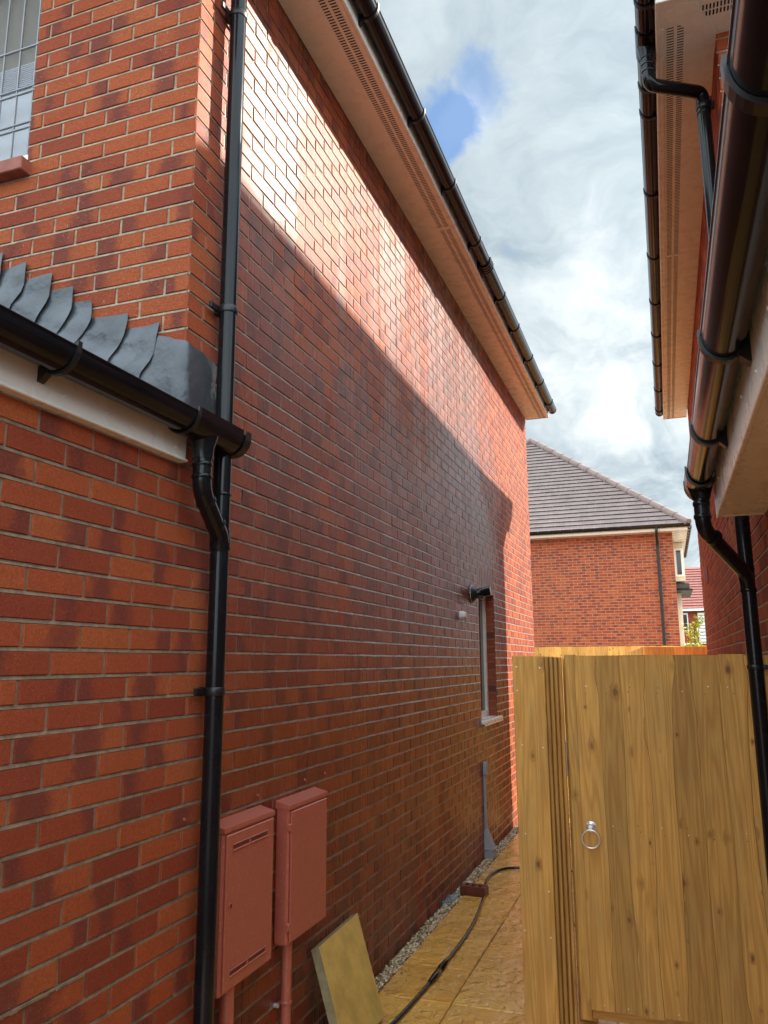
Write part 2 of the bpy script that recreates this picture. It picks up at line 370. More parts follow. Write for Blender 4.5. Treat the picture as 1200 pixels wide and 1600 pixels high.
# ------------------------------------------------------------------ mesh helper
class MB:
    def __init__(s): s.v = []; s.f = []; s.m = []; s.uv = []; s.uvb = []; s.c = []; s.mats = []; s.sm = []
    def mi(s, mat):
        if mat not in s.mats: s.mats.append(mat)
        return s.mats.index(mat)
    def face(s, pts, mat, uv=None, uvb=None, col=(0.5, 0.5, 0.5), smooth=False):
        i = len(s.v); s.v.extend([tuple(p) for p in pts]); s.f.append(list(range(i, i + len(pts))))
        s.m.append(s.mi(mat)); s.uv.append(uv or [(p[0] + p[1], p[2]) for p in pts]); s.uvb.append(uvb or [(0, 0)] * len(pts)); s.c.append(col); s.sm.append(smooth)
    def idx(s, verts, faces, mat, col=(0.5, 0.5, 0.5), smooth=True):
        i = len(s.v); s.v.extend([tuple(p) for p in verts])
        for f in faces:
            s.f.append([i + a for a in f]); s.m.append(s.mi(mat)); P = [verts[a] for a in f]
            s.uv.append([(p[0] + p[1], p[2]) for p in P]); s.uvb.append([(0, 0)] * len(f)); s.c.append(col); s.sm.append(smooth)
    def box(s, a, b, mat, bev=0.0, col=None, xf=None, uvax=None):
        """axis-aligned box a..b with an optional chamfer; xf is a function on points"""
        col = col or (random.random(), random.random(), random.random())
        x0, y0, z0 = a; x1, y1, z1 = b
        if x0 > x1: x0, x1 = x1, x0
        if y0 > y1: y0, y1 = y1, y0
        if z0 > z1: z0, z1 = z1, z0
        g = min(bev, (x1 - x0) * .45, (y1 - y0) * .45, (z1 - z0) * .45)
        T = xf or (lambda p: p)
        lo = (x0, y0, z0); hi = (x1, y1, z1)
        def P(c, ax):          # corner c=(sx,sy,sz) inset on every axis but ax
            q = []
            for i in range(3):
                v = hi[i] if c[i] else lo[i]
                if i != ax and g: v += -g if c[i] else g
                q.append(v)
            return q
        def add(ps):
            uv = [((p[0] + p[1]), p[2]) for p in ps] if not uvax else [uvax(p) for p in ps]
            s.face([T(tuple(p)) for p in ps], mat, uv=uv, col=col)
        for ax in range(3):
            o = [i for i in range(3) if i != ax]
            for sd_ in (0, 1):
                seq = [(0, 0), (1, 0), (1, 1), (0, 1)]
                if (sd_ == 0) != (ax == 1): seq = seq[::-1]
                cs = []
                for (p, q) in seq:
                    c = [0, 0, 0]; c[ax] = sd_; c[o[0]] = p; c[o[1]] = q; cs.append(P(c, ax))
                add(cs)
        if g:
            for ax in range(3):    # 12 edge chamfers
                o = [i for i in range(3) if i != ax]
                for p in (0, 1):
                    for q in (0, 1):
                        c0 = [0, 0, 0]; c1 = [0, 0, 0]; c1[ax] = 1
                        c0[o[0]] = c1[o[0]] = p; c0[o[1]] = c1[o[1]] = q
                        add([P(c0, o[0]), P(c1, o[0]), P(c1, o[1]), P(c0, o[1])])
            for c in [(i, j, l) for i in (0, 1) for j in (0, 1) for l in (0, 1)]:
                add([P(c, 0), P(c, 1), P(c, 2)])
    def tube(s, path, r, mat, seg=20, caps=True, col=(0.5, 0.5, 0.5), radii=None):
        pts = [Vector(p) for p in path]; n = len(pts); verts = []; faces = []
        up = None
        for i, p in enumerate(pts):
            t = (pts[min(i + 1, n - 1)] - pts[max(i - 1, 0)]).normalized()
            if up is None:
                up = t.orthogonal().normalized()
            else:
                up = (up - t * up.dot(t)).normalized()
            w = t.cross(up); rr = radii[i] if radii else r
            for j in range(seg):
                a = 2 * math.pi * j / seg
                verts.append(p + (up * math.cos(a) + w * math.sin(a)) * rr)
        for i in range(n - 1):
            for j in range(seg):
                a = i * seg + j; b = i * seg + (j + 1) % seg
                faces.append((a, b, b + seg, a + seg))
        s.idx(verts, faces, mat, col)
        if caps:
            s.face(verts[:seg][::-1], mat, col=col); s.face(verts[-seg:], mat, col=col)
    def build(s, name, parent=None, kind=None):
        me = bpy.data.meshes.new(name); me.from_pydata(s.v, [], s.f)
        for mt in s.mats: me.materials.append(mt)
        me.polygons.foreach_set('material_index', s.m)
        me.polygons.foreach_set('use_smooth', s.sm)
        me.uv_layers.new(name='metre'); me.uv_layers.new(name='brick')
        me.color_attributes.new(name='bv', type='FLOAT_COLOR', domain='CORNER')
        a = []; b = []; c = []
        for q, w, e in zip(s.uv, s.uvb, s.c):
            for x in q: a.extend(x[:2])
            for x in w: b.extend(x)
            for _ in q: c.extend((e[0], e[1], e[2], 1.0))
        me.uv_layers['metre'].data.foreach_set('uv', a); me.uv_layers['brick'].data.foreach_set('uv', b)
        me.color_attributes['bv'].data.foreach_set('color', c)
        me.validate(clean_customdata=False); me.update()
        o = bpy.data.objects.new(name, me); S.collection.objects.link(o)
        if parent is not None:
            o.parent = parent
            o.matrix_parent_inverse = parent.matrix_world.inverted() if False else Matrix.Translation(-Vector(root_loc(parent)))
        if kind: o['kind'] = kind
        return o

LOC = {}
def root_loc(o):
    # world position of an empty root; meshes sit at the origin of their root
    return LOC.get(o.name, (0, 0, 0)) if o.parent is None else (0, 0, 0)
def thing(name, label, cat, loc=(0, 0, 0), group=None):
    o = bpy.data.objects.new(name, None); S.collection.objects.link(o); o.location = loc
    o.empty_display_size = 0.2; LOC[o.name] = loc
    o['label'] = label; o['category'] = cat
    if group: o['group'] = group
    return o
def tag(o, label, cat, group=None):
    o['label'] = label; o['category'] = cat
    if group: o['group'] = group
    return o

def rnd3(): return (random.random(), random.random(), random.random())

# ------------------------------------------------------------------ brickwork (every brick modelled, mortar set back)
ZP = 0.070          # height of the first bed joint
def brickwork(mb, origin, u, nrm, u0, u1, z0, z1, start, bm, mm, holes=(), swap=0, depth=0.0055, soldiers=(), rev=False):
    """wall in the vertical plane through origin, running along u (unit vector), facing nrm.
    bricks start at u=start; even courses begin with a stretcher unless swap."""
    O = Vector(origin); U = Vector(u); N = Vector(nrm); Z = Vector((0, 0, 1))
    flip = U.cross(Z).dot(N) < 0
    def P(a, z, d=0.0): return O + U * a + Z * z + N * d
    def quad(pts, mat, uv, uvb, col):
        if flip: pts = pts[::-1]; uv = uv[::-1]; uvb = uvb[::-1]
        mb.face(pts, mat, uv, uvb, col)
    def one(a0, a1, c0, c1, seed_uv=None):
        if a1 - a0 < 0.012 or c1 - c0 < 0.012: return
        g = 0.0028; col = rnd3(); j = random.uniform(-0.0009, 0.0009); k1 = random.uniform(-0.0007, 0.0007); k2 = random.uniform(-0.0006, 0.0006)
        e = [random.uniform(-0.0016, 0.0016) for _ in range(8)]
        A = [P(a0 + e[0], c0 + e[1], -depth), P(a1 + e[2], c0 + e[3], -depth), P(a1 + e[4], c1 + e[5], -depth), P(a0 + e[6], c1 + e[7], -depth)]
        B = [P(a0 + g, c0 + g, j - k1 - k2), P(a1 - g, c0 + g, j + k1 - k2), P(a1 - g, c1 - g, j + k1 + k2), P(a0 + g, c1 - g, j - k1 + k2)]
        ub = [(0, 0), (1, 0), (1, 1), (0, 1)]
        if seed_uv == 'v': ub = [(0, 0), (0, .1), (1, .1), (1, 0)]
        um = [(a0, c0), (a1, c0), (a1, c1), (a0, c1)]
        quad(B, bm, um, ub, col)
        quad([P(a0 - .005, c0 - .0101, -.0012), P(a1 + .005, c0 - .0101, -.0012), P(a1 + .005, c0 + .0005, -depth + .0012), P(a0 - .005, c0 + .0005, -depth + .0012)],
             mm, [(a0, c0)] * 4, [(0, 0)] * 4, (0.5, 0.5, 0.5)) if seed_uv is None and a1 - a0 > .03 else None
        for i in range(4):
            n = (i + 1) % 4
            quad([A[i], A[n], B[n], B[i]], bm, [um[i], um[n], um[n], um[i]], [ub[i], ub[n], ub[n], ub[i]], col)
    k0 = int(math.floor((z0 - ZP) / 0.075)) - 1; k1_ = int(math.ceil((z1 - ZP) / 0.075)) + 1
    for k in range(k0, k1_):
        c0 = ZP + k * 0.075 + 0.005; c1 = ZP + (k + 1) * 0.075 - 0.005
        c0 = max(c0, z0); c1 = min(c1, z1)
        if c1 - c0 < 0.012: continue
        st = start + (0 if (k + swap) % 2 == 0 else 0.1125)
        n0 = int(math.floor((u0 - st) / 0.225)) - 1; a = st + n0 * 0.225
        while a < u1:
            segs = [(max(a, u0), min(a + 0.215, u1), c0, c1)]
            for (h0, h1, hz0, hz1) in list(holes) + list(soldiers):
                new = []
                for (p, q, r, t) in segs:
                    if q <= h0 or p >= h1 or t <= hz0 or r >= hz1: new.append((p, q, r, t)); continue
                    if p < h0 - 0.01: new.append((p, h0 - 0.0, r, t))
                    if q > h1 + 0.01: new.append((h1 + 0.0, q, r, t))
                    if r < hz0 - 0.02: new.append((max(p, h0), min(q, h1), r, hz0))
                    if t > hz1 + 0.02: new.append((max(p, h0), min(q, h1), hz1, t))
                segs = new
            for sg in segs: one(*sg)
            a += 0.225
    for (h0, h1, hz0, hz1) in soldiers:
        a = h0 + 0.005
        while a < h1 - 0.02:
            one(a, min(a + 0.065, h1 - .004), hz0 + 0.005, hz1 - 0.005, 'v'); a += 0.075
    # mortar sheet behind, with the openings left out
    us = sorted({u0, u1} | {h for H_ in holes for h in H_[:2] if u0 < h < u1})
    zs = sorted({z0, z1} | {h for H_ in holes for h in H_[2:] if z0 < h < z1})
    for i in range(len(us) - 1):
        for j in range(len(zs) - 1):
            cu = (us[i] + us[i + 1]) / 2; cz = (zs[j] + zs[j + 1]) / 2
            if any(h[0] < cu < h[1] and h[2] < cz < h[3] for h in holes): continue
            quad([P(us[i], zs[j], -depth + .0008), P(us[i + 1], zs[j], -depth + .0008), P(us[i + 1], zs[j + 1], -depth + .0008), P(us[i], zs[j + 1], -depth + .0008)],
                 mm, [(us[i], zs[j]), (us[i + 1], zs[j]), (us[i + 1], zs[j + 1]), (us[i], zs[j + 1])], [(0, 0)] * 4, (0.5, 0.5, 0.5))

# ------------------------------------------------------------------ rainwater goods
def half_gutter(mb, p0, p1, r=0.052, th=0.003, seg=14, mat=None, out=(1, 0, 0), depth=1.15):
    """half-round gutter from p0 to p1 (rim height), open at the top"""
    mat = mat or M['black']; A = Vector(p0); B = Vector(p1); O = Vector(out); Z = Vector((0, 0, 1))
    prof = []
    for i in range(seg + 1):
        a = math.pi * i / seg
        prof.append((-math.cos(a) * r, -math.sin(a) * r * depth))
    prof += [(r + 0.003, 0.002), (r + 0.003, 0.005), (r - 0.006, 0.005)]
    inner = []
    for i in range(seg + 1):
        a = math.pi * (seg - i) / seg
        inner.append((-math.cos(a) * (r - th), -math.sin(a) * (r - th) * depth))
    prof += inner + [(-r, 0.004)]
    n = len(prof); V = []
    for E in (A, B):
        for (x, z) in prof: V.append(E + O * x + Z * z)
    F = [(i, (i + 1) % n, n + (i + 1) % n, n + i) for i in range(n)]
    mb.idx(V, F, mat)
    mb.face(V[:n], mat); mb.face(V[n:][::-1], mat)

def gutter_clip(mb, p, axis, out, r=0.052, w=0.018, plate=0.03, mat=None, lugs=True, depth=1.15, back=True):
    """bracket strap below the gutter plus the wedge that screws to the fascia"""
    mat = mat or M['black_matt']; C = Vector(p); A = Vector(axis); O = Vector(out); Z = Vector((0, 0, 1)); seg = 14
    V = []; F = []
    for s_ in (-w / 2, w / 2):
        for rr in (r + 0.0005, r + 0.008):
            for i in range(seg + 1):
                a = math.pi * i / seg - 0.12 * (i == seg)
                V.append(C + A * s_ + O * (-math.cos(math.pi * i / seg) * rr) + Z * (-math.sin(math.pi * i / seg) * rr * depth + (0.018 if i == seg else 0)))
    n = seg + 1
    for i in range(seg):
        F += [(n + i, n + i + 1, 3 * n + i + 1, 3 * n + i), (i, i + 1, n + i + 1, n + i), (2 * n + i, 3 * n + i, 3 * n + i + 1, 2 * n + i + 1)]
    F += [(seg, n + seg, 3 * n + seg, 2 * n + seg)]
    mb.idx(V, F, mat, smooth=False)
    if back:
        # wedge to the fascia
        P = [(-r - 0.006, 0.0), (-r - 0.006, -0.085), (-r + 0.004, -0.085), (-r * 0.45, -r * depth * 0.93), (-r * 0.9, -r * depth * 0.45)]
        Q = [C + A * (-w * 0.7) + O * x + Z * z for x, z in P]; Q2 = [C + A * (w * 0.7) + O * x + Z * z for x, z in P]
        mb.face(Q, mat); mb.face(Q2[::-1], mat)
        for i in range(5): mb.face([Q[i], Q2[i], Q2[(i + 1) % 5], Q[(i + 1) % 5]], mat)

def arc_path(pts, rad=0.06, n=6):
    """polyline with rounded bends"""
    P = [Vector(p) for p in pts]; out = [P[0]]
    for i in range(1, len(P) - 1):
        a = (P[i - 1] - P[i]); b = (P[i + 1] - P[i]); d = min(rad, a.length * .45, b.length * .45)
        s_ = P[i] + a.normalized() * d; e = P[i] + b.normalized() * d
        for j in range(n + 1):
            t = j / n; out.append(s_ * (1 - t) ** 2 + P[i] * 2 * t * (1 - t) + e * t * t)
    out.append(P[-1]); return out

def collar(mb, p, d, r, L=0.05, mat=None):
    P = Vector(p); D = Vector(d).normalized(); mb.tube([P - D * L / 2, P - D * (L / 2 - .004), P + D * (L / 2 - .004), P + D * L / 2], r, mat or M['black'], 24, True, radii=[r - .002, r, r, r - .002])

def pipe_clip(name, parent, p, out, r=0.034, side=(0, 1, 0), lug=0.075, w=0.03):
    """ring round the pipe with lugs reaching back to the wall; out = direction away from wall"""
    mb = MB(); P = Vector(p); O = Vector(out)
    collar(mb, p, (0, 0, 1), r + 0.0045, w, M['black_matt'])
    Sd = Vector(side)
    for sg in (-1, 1):
        c = P + Sd * sg * (lug * .72) - O * (r - 0.002)
        e = [abs(Sd[i]) * lug * .38 + abs(O[i]) * 0.006 for i in range(2)]
        mb.box((c.x - e[0], c.y - e[1], c.z - w * .42), (c.x + e[0], c.y + e[1], c.z + w * .42), M['black_matt'], 0.002)
    b = P - O * (r + 0.008)
    e = [abs(Sd[i]) * 0.02 + abs(O[i]) * 0.014 for i in range(2)]
    mb.box((b.x - e[0], b.y - e[1], b.z - w * .5), (b.x + e[0], b.y + e[1], b.z + w * .5), M['black_matt'], 0.002)
    return mb.build(name, parent)

# ================================================================== THE GROUND
XW = -1.62; XR = 0.45; YC = 2.3425; YF = 10.35
g = MB(); g.face([(-400, -400, -0.06), (400, -400, -0.06), (400, 600, -0.06), (-400, 600, -0.06)], M['dirt'])
g.build('ground', kind='structure')

# paving slabs, each a real slab with open joints
pv = MB()
g0 = -1.535; xs = [g0, -1.14, -0.69, -0.24, 0.21, 0.445]
for ci in range(len(xs) - 1):
    y = 0.56 if ci != 1 else 0.56
    if ci % 2 and ci > 1: y += 0.225
    while y < 16:
        dz = random.uniform(-0.002, 0.0025)
        pv.box((xs[ci] + 0.003, y + 0.003, -0.045), (xs[ci + 1] - 0.003, y + 0.447, dz), M['stone'], 0.005)
        y += 0.45
pv.face([(g0, 0.5, -0.012), (0.445, 0.5, -0.012), (0.445, 16.2, -0.012), (g0, 16.2, -0.012)], M['dirt'])
pv.build('paving', kind='structure')

# gravel strip at the wall foot
gr = MB()
gr.face([(XW, 0.5, -0.02), (g0, 0.5, -0.02), (g0, 10.4, -0.02), (XW, 10.4, -0.02)], M['dirt'])
ico = []
t_ = (1 + 5 ** .5) / 2
icov = [Vector(v).normalized() for v in [(-1, t_, 0), (1, t_, 0), (-1, -t_, 0), (1, -t_, 0), (0, -1, t_), (0, 1, t_), (0, -1, -t_), (0, 1, -t_), (t_, 0, -1), (t_, 0, 1), (-t_, 0, -1), (-t_, 0, 1)]]
icof = [(0, 11, 5), (0, 5, 1), (0, 1, 7), (0, 7, 10), (0, 10, 11), (1, 5, 9), (5, 11, 4), (11, 10, 2), (10, 7, 6), (7, 1, 8), (3, 9, 4), (3, 4, 2), (3, 2, 6), (3, 6, 8), (3, 8, 9), (4, 9, 5), (2, 4, 11), (6, 2, 10), (8, 6, 7), (9, 8, 1)]
def pebble(mb, x, y, z, r):
    a = random.uniform(0, 6.28); sx, sy, sz = r * random.uniform(.8, 1.3), r * random.uniform(.6, 1.0), r * random.uniform(.5, .8)
    ca, sa = math.cos(a), math.sin(a); V = []
    for v in icov:
        px, py, pz = v.x * sx, v.y * sy, v.z * sz; V.append((x + px * ca - py * sa, y + px * sa + py * ca, z + pz))
    mb.idx(V, icof, M['pebble'], (random.random() ** 0.8, 0, 0), True)
for i in range(5200):
    y = 3.2 + 7.1 * random.random() ** 1.35
    pebble(gr, random.uniform(XW + .008, g0 - .004), y, random.uniform(-0.014, 0.004), random.uniform(0.005, 0.011))
for i in range(60): pebble(gr, random.uniform(g0, g0 + .05), random.uniform(4, 9), 0.004, random.uniform(.003, .006))
gr.build('gravel', kind='stuff')

# ================================================================== LEFT HOUSE
ZS = 3.275 + H               # soffit underside
hl = thing('brick_house', 'wet red brick house on the left with sunlit upper wall above the garage eave', 'house', (XW, YC, 0))
WY0, WY1, WZ0, WZ1 = 7.15, 7.85, -0.52 + H, 0.67 + H      # small window in the flank
wall = MB()
win = (WY0, WY1, WZ0, WZ1); sold = (WY0 - 0.0, WY1 + 0.0, WZ1, WZ1 + 0.225)
garage_top = ZP + 31 * 0.075
# flank: upper part beyond the corner, lower part running on towards the viewer under the lean-to eave
w_lo = (WY0, WY1, WZ0, garage_top); w_hi = (WY0, WY1, garage_top - .0, WZ1)
win = (WY0, WY1, WZ0, WZ1)
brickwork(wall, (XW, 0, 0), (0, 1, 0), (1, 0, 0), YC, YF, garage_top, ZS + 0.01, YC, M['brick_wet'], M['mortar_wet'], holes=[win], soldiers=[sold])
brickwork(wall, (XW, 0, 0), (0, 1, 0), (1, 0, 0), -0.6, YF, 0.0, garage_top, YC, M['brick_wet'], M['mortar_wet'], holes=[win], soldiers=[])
# joint strip on the corner line
# front face of the two-storey part (towards the viewer)
fx1 = XW; fw0 = -2.47
brickwork(wall, (XW, YC, 0), (-1, 0, 0), (0, -1, 0), 0.0, 2.6, 2.45, ZS + 1.2, 0.0, M['brick'], M['mortar'], holes=[(0.85, 2.4, 2.145 + H, 3.35 + H)], swap=1)
# backs so the building is closed
bk = M['mortar']
def panel(mb, pts, mat): mb.face(pts, mat)
panel(wall, [(-9.5, YC + .02, 0), (-9.5, YF, 0), (-9.5, YF, ZS), (-9.5, YC + .02, ZS)], bk)
panel(wall, [(XW - .01, YF, 0), (-9.5, YF, 0), (-9.5, YF, ZS + .2), (XW - .01, YF, ZS + .2)], bk)
panel(wall, [(XW - 2.6, YC + .01, 0), (-9.5, YC + .01, 0), (-9.5, YC + .01, ZS), (XW - 2.6, YC + .01, ZS)], bk)
panel(wall, [(XW - .006, YC + .006, 0), (XW - 2.6, YC + .006, 0), (XW - 2.6, YC + .006, 2.5), (XW - .006, YC + .006, 2.5)], bk)
panel(wall, [(XW - .01, -0.6, 0), (-9.5, -0.6, 0), (-9.5, -.6, 2.4), (XW - .01, -.6, 2.4)], bk)
# window reveals (flank)
RD = 0.10
def reveal_brick(mb, a, b, mat): mb.box(a, b, mat, 0.002)
for k in range(int((WZ1 - WZ0) / 0.075) + 1):
    z0 = WZ0 + k * 0.075; z1 = min(z0 + 0.065, WZ1)
    if z1 - z0 < .01: continue
    wall.box((XW - RD, WY1 - 0.004, z0), (XW - 0.006, WY1 + 0.02, z1), M['brick_wet'], 0.002)
wall.box((XW - RD, WY1 - 0.001, WZ0), (XW - 0.006, WY1 + 0.02, WZ1), M['mortar_wet'])
wall.box((XW - RD, WY0 - 0.02, WZ0), (XW - 0.006, WY0 + 0.002, WZ1), M['brick_wet'])
wall.box((XW - RD, WY0, WZ1 - 0.002), (XW - 0.006, WY1, WZ1 + 0.02), M['brick_wet'])
# upper front window reveal
FX0, FX1 = XW - 2.4, XW - 0.85; FZ0, FZ1 = 2.145 + H, 3.35 + H
for k in range(int((FZ1 - FZ0) / 0.075) + 1):
    z0 = FZ0 + k * 0.075; z1 = min(z0 + 0.065, FZ1)
    if z1 - z0 < .01: continue
    wall.box((FX1 - 0.004, YC + 0.006, z0), (FX1 + 0.02, YC + 0.10, z1), M['brick'], 0.002)
wall.box((FX1 - 0.001, YC + 0.006, FZ0), (FX1 + 0.02, YC + 0.10, FZ1), M['mortar'])
wall.build('wall', hl)

# plinth/damp-course lip low on the near wall (a cut mortar ledge seen bottom left)
lp = MB()
for i in range(24):
    y_ = 1.45 + i * .0226; lp.box((XW - 0.004, y_, 0.8135 + random.uniform(-.002, .001)), (XW + random.uniform(.001, .005), y_ + .023, 0.8215 + random.uniform(-.001, .002)), M['mortar_wet'], 0.001)
lp.build('mortar_ledge', hl)
for y_ in (2.987, 3.432, 3.660, 2.46):
    q = MB(); q.tube([(XW - .002, y_, 1.148), (XW + .006, y_, 1.148)], .006, M['terracotta'], 10); q.build('wall_plug', hl)

# flank window: frame, pane, sill
wf = MB(); fx = XW - 0.085; ft = 0.055
wf.box((fx - .06, WY0, WZ0), (fx, WY0 + ft, WZ1), M['white'], .004); wf.box((fx - .06, WY1 - ft, WZ0), (fx, WY1, WZ1), M['white'], .004)
wf.box((fx - .06, WY0 + ft, WZ1 - ft), (fx, WY1 - ft, WZ1), M['white'], .004); wf.box((fx - .06, WY0 + ft, WZ0), (fx, WY1 - ft, WZ0 + ft), M['white'], .004)
wfo = wf.build('window', hl)
p = MB(); p.box((fx - .035, WY0 + ft, WZ0 + ft), (fx - .025, WY1 - ft, WZ1 - ft), M['dglass']); p.build('pane', wfo)
p = MB(); p.box((fx - .02, WY0 - .02, WZ0 - .035), (XW + 0.045, WY1 + .05, WZ0 - 0.002), M['white'], .006)
p.box((XW + .03, WY0 - .02, WZ0 - .05), (XW + 0.045, WY1 + .05, WZ0 - 0.035), M['white'], .003); p.build('sill', wfo)

# upper front window, blinds behind; thin bars model leading and scaffold reflections
fy = YC + 0.055
wf = MB(); ft = 0.06
wf.box((FX1 - ft * .55, fy, FZ0 + .075), (FX1, fy + .06, FZ1), M['white'], .004); wf.box((FX0, fy, FZ0 + .075), (FX0 + ft, fy + .06, FZ1), M['white'], .004)
wf.box((FX0, fy - .012, FZ0), (FX1, fy + .06, FZ0 + .075), M['white'], .005); wf.box((FX0 + ft, fy, FZ1 - ft), (FX1 - ft * .55, fy + .06, FZ1), M['white'], .004)
wfo = wf.build('window', hl)
p = MB(); p.box((FX0 + ft, fy + .02, FZ0 + .075), (FX1 - ft * .55, fy + .026, FZ1 - ft), M['glass']); p.build('pane', wfo)
p = MB()
for i in range(12):
    x = FX1 - .075 - i * .095
    if x > FX0 + ft: p.box((x - .003, fy + .011, FZ0 + .075), (x + .003, fy + .0195, FZ1 - ft), M['grey'])
for z in (FZ0 + .235, FZ0 + .262, FZ0 + .42, FZ0 + .447, FZ0 + .66):
    p.box((FX0 + ft, fy + .008, z - .003), (FX1 - ft * .55, fy + .0185, z + .003), M['grey'])
p.build('bar_and_reflection', wfo)
p = MB(); p.box((FX0 + .02, fy + .09, FZ0), (FX1, fy + .10, FZ0 + .49), M['blind']); p.box((FX0 + .02, fy + .11, FZ0 + .49), (FX1, fy + .12, FZ1 - .02), M['taupe'])
for i in range(16):
    z = FZ0 + .50 + i * .011; p.box((FX0 + .02, fy + .100, z), (FX1, fy + .108, z + .005), M['blind'])
p.build('blind', wfo)
p = MB()
for i in range(9):
    x1 = XW - 0.825 - i * .165
    p.box((x1 - .158, YC - .055, FZ0 - .075), (x1, YC + .045, FZ0 - .012), M['terr_sill'], .004)
p.build('sill', wfo)

# soffit with two rows of vent slots, fascia, gutter
def eave(house, xw, sgn, y0, y1, zs, over, fh, rows, gut_x, gut_z, gr_, clips, union=None, slots=True, pitch=0.0185, sof_name='soffit', gy0=None, gy1=None, gdepth=1.15):
    """eave along Y. sgn = +1 when it projects towards +X"""
    X = lambda d: xw + sgn * d
    s = MB(); t = 0.009
    def bx(a, b, c, d, z0_, z1_, mt, bev=0.0):
        s.box((X(a), c, z0_), (X(b), d, z1_), mt, bev)
    lim = over - 0.018
    if slots:
        (r0, r1), (r2, r3) = rows
        bx(-.0, r0, y0, y1, zs, zs + .0025, M['white']); bx(r1, r2, y0, y1, zs, zs + .0025, M['white']); bx(r3, lim, y0, y1, zs, zs + .0025, M['white'])
    else:
        bx(0, lim, y0, y1, zs, zs + t, M['white'])
    so = s.build(sof_name, house)
    if slots:
        v = MB(); v.box((X(r0 - .01), y0, zs + .0055), (X(r3 + .01), y1, zs + .0088), M['void_shade'])
        y = y0; n = int((y1 - y0) / pitch); pp = (y1 - y0) / n
        for i in range(n):
            for (a, b) in rows:
                v.box((X(a), y0 + i * pp, zs + .0005), (X(b), y0 + i * pp + pp * .5, zs + .002), M['white'])
        v.build('vent_strip', so)
    f = MB(); f.box((X(lim), y0, zs - .006), (X(over), y1, zs + fh), M['white'], .003)
    f.box((X(lim - .02), y0, zs - .006), (X(lim), y1, zs), M['white'], .002)
    f.build('fascia', house)
    gg = MB(); half_gutter(gg, (gut_x, gy0 if gy0 is not None else y0, gut_z), (gut_x, gy1 if gy1 is not None else y1, gut_z), gr_, out=(sgn, 0, 0), depth=gdepth)
    go = gg.build('gutter', house)
    for y in clips:
        c = MB(); gutter_clip(c, (gut_x, y, gut_z), (0, 1, 0), (sgn, 0, 0), gr_, mat=M['black_matt'], depth=gdepth); c.build('gutter_bracket', go)
    if union:
        c = MB()
        for dy, w_ in ((-.055, .012), (-.02, .010), (.02, .010), (.055, .012)): gutter_clip(c, (gut_x, union + dy, gut_z), (0, 1, 0), (sgn, 0, 0), gr_ + .004, w_, mat=M['black_matt'], back=False, depth=gdepth)
        gutter_clip(c, (gut_x, union, gut_z), (0, 1, 0), (sgn, 0, 0), gr_ - .0005, .13, mat=M['black'], depth=gdepth); c.build('gutter_union', go)
    e = MB(); ye = gy1 if gy1 is not None else y1
    prof = [(-math.cos(math.pi * i / 12) * (gr_ + .004), -math.sin(math.pi * i / 12) * (gr_ + .004) * gdepth) for i in range(13)]
    for yy in (ye, ye + .012):
        pass
    A = [(gut_x + sgn * a, ye - .016, gut_z + b) for a, b in prof]; B = [(gut_x + sgn * a, ye + .006, gut_z + b) for a, b in prof]
    e.face(A, M['black_matt']); e.face(B[::-1], M['black_matt'])
    for i in range(12): e.face([A[i], A[i + 1], B[i + 1], B[i]], M['black_matt'])
    e.face([A[0], A[-1], B[-1], B[0]], M['black_matt'])
    e.build('gutter_end', go)
    return so, go

Lrows = ((.185, .218), (.232, .268))
L_so, L_g = eave(hl, XW, 1, 1.6, YF + .03, ZS, 0.315, 0.20, Lrows, -1.252, 3.378 + H, 0.052,
     [2.4, 3.31, 4.15, 4.92, 5.74, 6.77, 7.51, 8.37, 9.2, 10.0], union=6.15)
# soffit sheet joint
j = MB(); j.box((XW + .004, 5.30, ZS - .003), (XW + .296, 5.335, ZS - .0003), M['white'], .001); j.build('soffit_joint', L_so)
# closing board at the far gable
j = MB(); j.box((XW, YF + .032, ZS - .006), (XW + .313, YF + .046, ZS + .19), M['white'], .002); j.build('box_end', hl)

# main roof (low-pitch tiles, mostly out of view)
def tile_slope(mb, O, along, up, L, n, gauge, mat, trim=None, lip=0.014, jw=0.33):
    """courses of tiles. O corner at the eave, along unit vector, up unit vector up the slope; trim(k)->(a0,a1) limits"""
    O = Vector(O); A = Vector(along); U = Vector(up); N = A.cross(U).normalized()
    if N.z < 0: N = -N
    for k in range(n):
        a0, a1 = (0, L) if trim is None else trim(k)
        b0, b1 = (0, L) if trim is None else trim(k + 1)
        x = a0 - (a0 % jw) + (k % 2) * jw / 2 - jw
        while x < a1:
            p, q = max(x + .002, a0), min(x + jw - .002, a1)
            if q - p > 0.01:
                col = rnd3(); j = random.uniform(0, .003)
                bp, bq = max(p, b0), min(q, b1)
                if bq < bp: bp = bq = (max(p, min(q, (b0 if p < b0 else b1))))
                P0 = O + A * p + U * (k * gauge) + N * (lip + j); P1 = O + A * q + U * (k * gauge) + N * (lip + j)
                P2 = O + A * bq + U * ((k + 1) * gauge) + N * 0.001; P3 = O + A * bp + U * ((k + 1) * gauge) + N * 0.001
                mb.face([P0, P1, P2, P3], mat, col=col)
                Q0 = O + A * p + U * (k * gauge) - N * .004; Q1 = O + A * q + U * (k * gauge) - N * .004
                mb.face([Q0, Q1, P1, P0], M['tile_joint'])
            x += jw
rf = MB(); pt = R_(30); 
tile_slope(rf, (-1.262, 1.5, 3.43 + H), (0, 1, 0), (-math.cos(pt), 0, math.sin(pt)), YF + .2 - 1.5, 14, 0.32, M['tile_grey'])
z_r = 3.43 + H + 14 * .32 * math.sin(pt); x_r = -1.262 - 14 * .32 * math.cos(pt)
